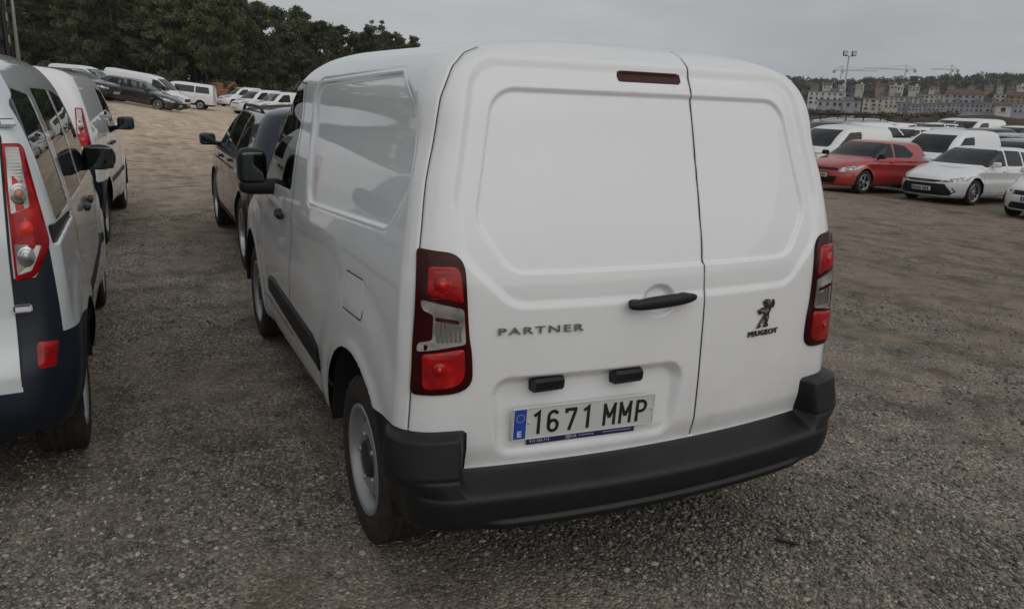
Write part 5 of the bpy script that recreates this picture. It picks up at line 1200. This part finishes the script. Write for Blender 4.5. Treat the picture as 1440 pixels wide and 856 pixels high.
# houses
def plaster(nm, c):
    def f(t, b):
        n = noise(t, .8, 5, .6); q = ramp(t, n, [(.3, tuple(v*.82 for v in c)), (.7, c)]); t.links.new(q, b.inputs['Base Color'])
    return mat(nm, c, .9, 0, 0, .2, f)
PL = [plaster('plaster_white', (.62, .62, .61)), plaster('plaster_cream', (.55, .52, .44)), plaster('plaster_grey', (.40, .41, .43)), plaster('plaster_pink', (.28, .22, .20)), plaster('plaster_ochre', (.34, .26, .17))]
TILE = plaster('roof_tile', (.13, .085, .07)); FLAT = plaster('roof_flat', (.22, .22, .23)); SHUT = mat('window_dark', (.02, .023, .028), .2)
def house(px, ybase, dist, w, h, dep, pm, roof, floors, cols, label, group='houses on the far hill', rz=None):
    p = px_at(px, ybase, dist); ang = math.atan2(HD[1], HD[0])-math.pi/2 if rz is None else rz
    root = thing('house', label, 'house', (p[0], p[1], p[2]), ang, group)
    mk('wall', *box(0, dep/2, h/2-4, w, dep, h+8), pm, root, False)
    if roof == 'tile':
        ov = .5; rh = w*.10+.8; V = np.array([(-w/2-ov, -ov, h), (w/2+ov, -ov, h), (w/2+ov, dep+ov, h), (-w/2-ov, dep+ov, h), (-w/2+1, dep/2, h+rh), (w/2-1, dep/2, h+rh)])
        mk('roof', V, [(0, 1, 5, 4), (2, 3, 4, 5), (1, 2, 5), (3, 0, 4), (0, 3, 2, 1)], TILE, root, False)
    else:
        mk('roof', *join([box(0, dep/2, h+.2, w+.5, dep+.5, .4), box(w*.2, dep/2, h+1.0, w*.25, dep*.4, 1.4)]), FLAT if roof == 'flat' else pm, root, False)
    fh = h/floors
    for f in range(floors):
        for c in range(cols):
            x = -w/2+w*(c+.5)/cols+random.uniform(-.1, .1)*w/cols; ww, wh = min(1.2, w/cols*.42)*random.choice((.7, 1, 1.3)), min(1.5, fh*.45)
            zc = fh*f+fh*.52; o = mk('window', *box(x, -.02, zc, ww, .12, wh), SHUT, root, False); mk('sill', *box(x, -.1, zc-wh/2-.08, ww+.3, .3, .14), pm, o, False)
kinds = ['white', 'cream', 'grey', 'pink', 'ochre']
G1 = 'houses along the foot of the hill'
def hh(x0, x1, y0, y1, dist, pi, roof, fl, cols, label, group=G1):
    """a house that fills these picture columns and rows at this distance"""
    m = FPX/dist; w = (x1-x0)/m; h = (y1-y0)*.8/m
    house((x0+x1)/2, y1, dist, w, h, max(8, w*.6), PL[pi], roof, fl, cols, label, group)
hh(1136, 1183, 126, 148, 330, 0, 'flat', 3, 6, 'long white flat-roofed block with banded storeys under the dark hill trees')
hh(1150, 1205, 140, 152, 300, 2, 'flat', 1, 6, 'low dark grey workshop below the white banded block')
hh(1213, 1240, 136, 156, 270, 1, 'flat', 3, 3, 'pale yellow block of flats beside the rubble heap')
hh(1236, 1268, 134, 152, 285, 1, 'flat', 3, 5, 'cream block of flats joined behind the pale yellow block')
hh(1262, 1278, 143, 156, 262, 2, 'flat', 2, 3, 'small grey house next to the cream flats')
hh(1277, 1300, 146, 157, 255, 2, 'flat', 2, 5, 'grey terraced house, first of the long terrace')
hh(1300, 1326, 145, 157, 256, 2, 'flat', 2, 5, 'grey terraced house with white upper box')
hh(1326, 1352, 144, 157, 254, 2, 'flat', 2, 5, 'grey terraced house with dark garage openings')
hh(1352, 1380, 144, 158, 252, 2, 'flat', 2, 5, 'grey terraced house above the brown bank')
hh(1380, 1402, 143, 159, 250, 2, 'flat', 2, 4, 'grey house with a pale red doorway beside the white villa')
hh(1401, 1419, 146, 161, 240, 0, 'tile', 1, 1, 'bright white villa standing forward of the grey terrace')
hh(1419, 1450, 144, 160, 250, 2, 'flat', 2, 5, 'last grey house past the white villa')
hh(1272, 1296, 136, 146, 300, 1, 'flat', 2, 4, 'cream house above the start of the terrace')
hh(1294, 1324, 132, 145, 310, 1, 'flat', 2, 5, 'long cream house above the terrace')
hh(1330, 1378, 130, 146, 340, 2, 'tile', 2, 6, 'wide house with dark pitched roof above the terrace')
hh(1400, 1425, 131, 145, 330, 0, 'flat', 2, 4, 'white house above the bright villa')
hh(1420, 1452, 133, 146, 320, 4, 'tile', 2, 4, 'ochre house with tiled roof above the last terrace')
i = 0
for rowy, dist, lo, hi in ((128, 480, 1262, 1450), (122, 600, 1250, 1450), (117, 720, 1190, 1450), (114, 820, 1215, 1450), (126, 500, 1140, 1262)):
    x = lo
    while x < hi:
        wpx = random.uniform(7, 15); hpx = random.uniform(4, 8)*(1.1 if rowy > 118 else .9); pi = random.choice((0, 0, 0, 1, 1, 3, 3, 4)); rf = random.choice(('tile', 'tile', 'flat', 'same'))
        hh(x, x+wpx, rowy-hpx, rowy+random.uniform(-1.5, 1.5), dist, pi, rf, random.choice((1, 2, 2)), random.choice((2, 3, 3)), '%s house with %s roof up on the far hill' % (kinds[pi], {'tile': 'tiled', 'flat': 'flat grey', 'same': 'flat pale'}[rf]), '%s %s-roofed houses up on the far hill' % (kinds[pi], {'tile': 'tile', 'flat': 'flat-grey', 'same': 'flat-pale'}[rf]))
        x += wpx+random.uniform(4, 15 if rowy < 125 else 20)
# tower cranes
CRANE = mat('crane_hazed_grey', (.33, .33, .34), .7)  # grey lightened so the cranes look faint: far haze put into the colour
def lattice(a, b, w):
    a, b = np.array(a, float), np.array(b, float); d = b-a; Lh = np.linalg.norm(d); d /= Lh; s1 = np.cross(d, (0, 1, 0) if abs(d[1]) < .9 else (1, 0, 0)); s1 /= np.linalg.norm(s1); s2 = np.cross(d, s1); n = max(3, int(Lh/(w*2))); out = []
    cs = [s1*w/2+s2*w/2, s1*w/2-s2*w/2, -s1*w/2-s2*w/2, -s1*w/2+s2*w/2]
    for c in cs: out.append(tube([a+c, b+c], w*.11, 4, False))
    for k in range(n):
        for q in range(4): out.append(tube([a+d*Lh*k/n+cs[q], a+d*Lh*(k+1)/n+cs[(q+1) % 4]], w*.07, 3, False))
    return join(out)
for px, ytop, jl, cl, tilt, label in ((1184, 99, 46, -11, .0, 'tower crane with its jib low over the dark hill trees'), (1274, 98, -54, 13, .02, 'tallest tower crane with a long jib over the hill houses'), (1338, 98, -26, 9, .0, 'small tower crane above the tiled houses')):
    dist = 900; m = FPX/dist; p = px_at(px, ytop, dist); z0 = 22.; root = thing('tower_crane', label, 'crane', (p[0], p[1], z0), math.atan2(HD[1], HD[0])-math.pi/2, 'tower cranes on the hill'); h = p[2]-z0
    mk('mast', *lattice((0, 0, 0), (0, 0, h), 1.4), CRANE, root, False); mk('jib', *lattice((0, 0, h), (jl/m, 0, h+abs(jl)/m*tilt), 1.0), CRANE, root, False)
    mk('counter_jib', *lattice((0, 0, h), (cl/m, 0, h), 1.0), CRANE, root, False); mk('counterweight', *bevbox(cl/m*.9, 0, h-1.6, 3, 2.5, 3.4, .2), CRANE, root, False)
    mk('tower_head', *join([lattice((0, 0, h), (0, 0, h+5), 1.2), tube([(0, 0, h+5), (jl/m*.6, 0, h+.8)], .15, 4), tube([(0, 0, h+5), (cl/m*.8, 0, h+.8)], .15, 4)]), CRANE, root, False); mk('cab', *bevbox(1.6, -1, h-1.6, 2, 2, 2.6, .2), CRANE, root, False)
# a bit of dark rubber lying on the gravel
p = ground_hit(1105, 764); o = tag(mk('rubber_scrap', *xf(bevbox(0, 0, .008, .085, .014, .010, .003), Matrix.Translation((p[0], p[1], p[2]+.002))@Matrix.Rotation(-.85, 4, 'Z')), PLASTIC, None, False), 'thin black scrap lying on the gravel beside the bumper', 'scrap')

# ---------------------------------------------------------------- thin haze: one closed box round the camera and all that is built
hz = mk('haze', *box(0, 0, 38, 2800, 2800, 82), mat('haze_air'), None, False); struct(hz, 'stuff')
_t = MATS['haze_air'].node_tree; _t.nodes.clear(); _o = N(_t, 'ShaderNodeOutputMaterial'); _v = N(_t, 'ShaderNodeVolumePrincipled')
_v.inputs['Color'].default_value = (.86, .88, .9, 1); _v.inputs['Density'].default_value = .0002; _t.links.new(_v.outputs[0], _o.inputs['Volume'])
SC.cycles.volume_bounces = 0
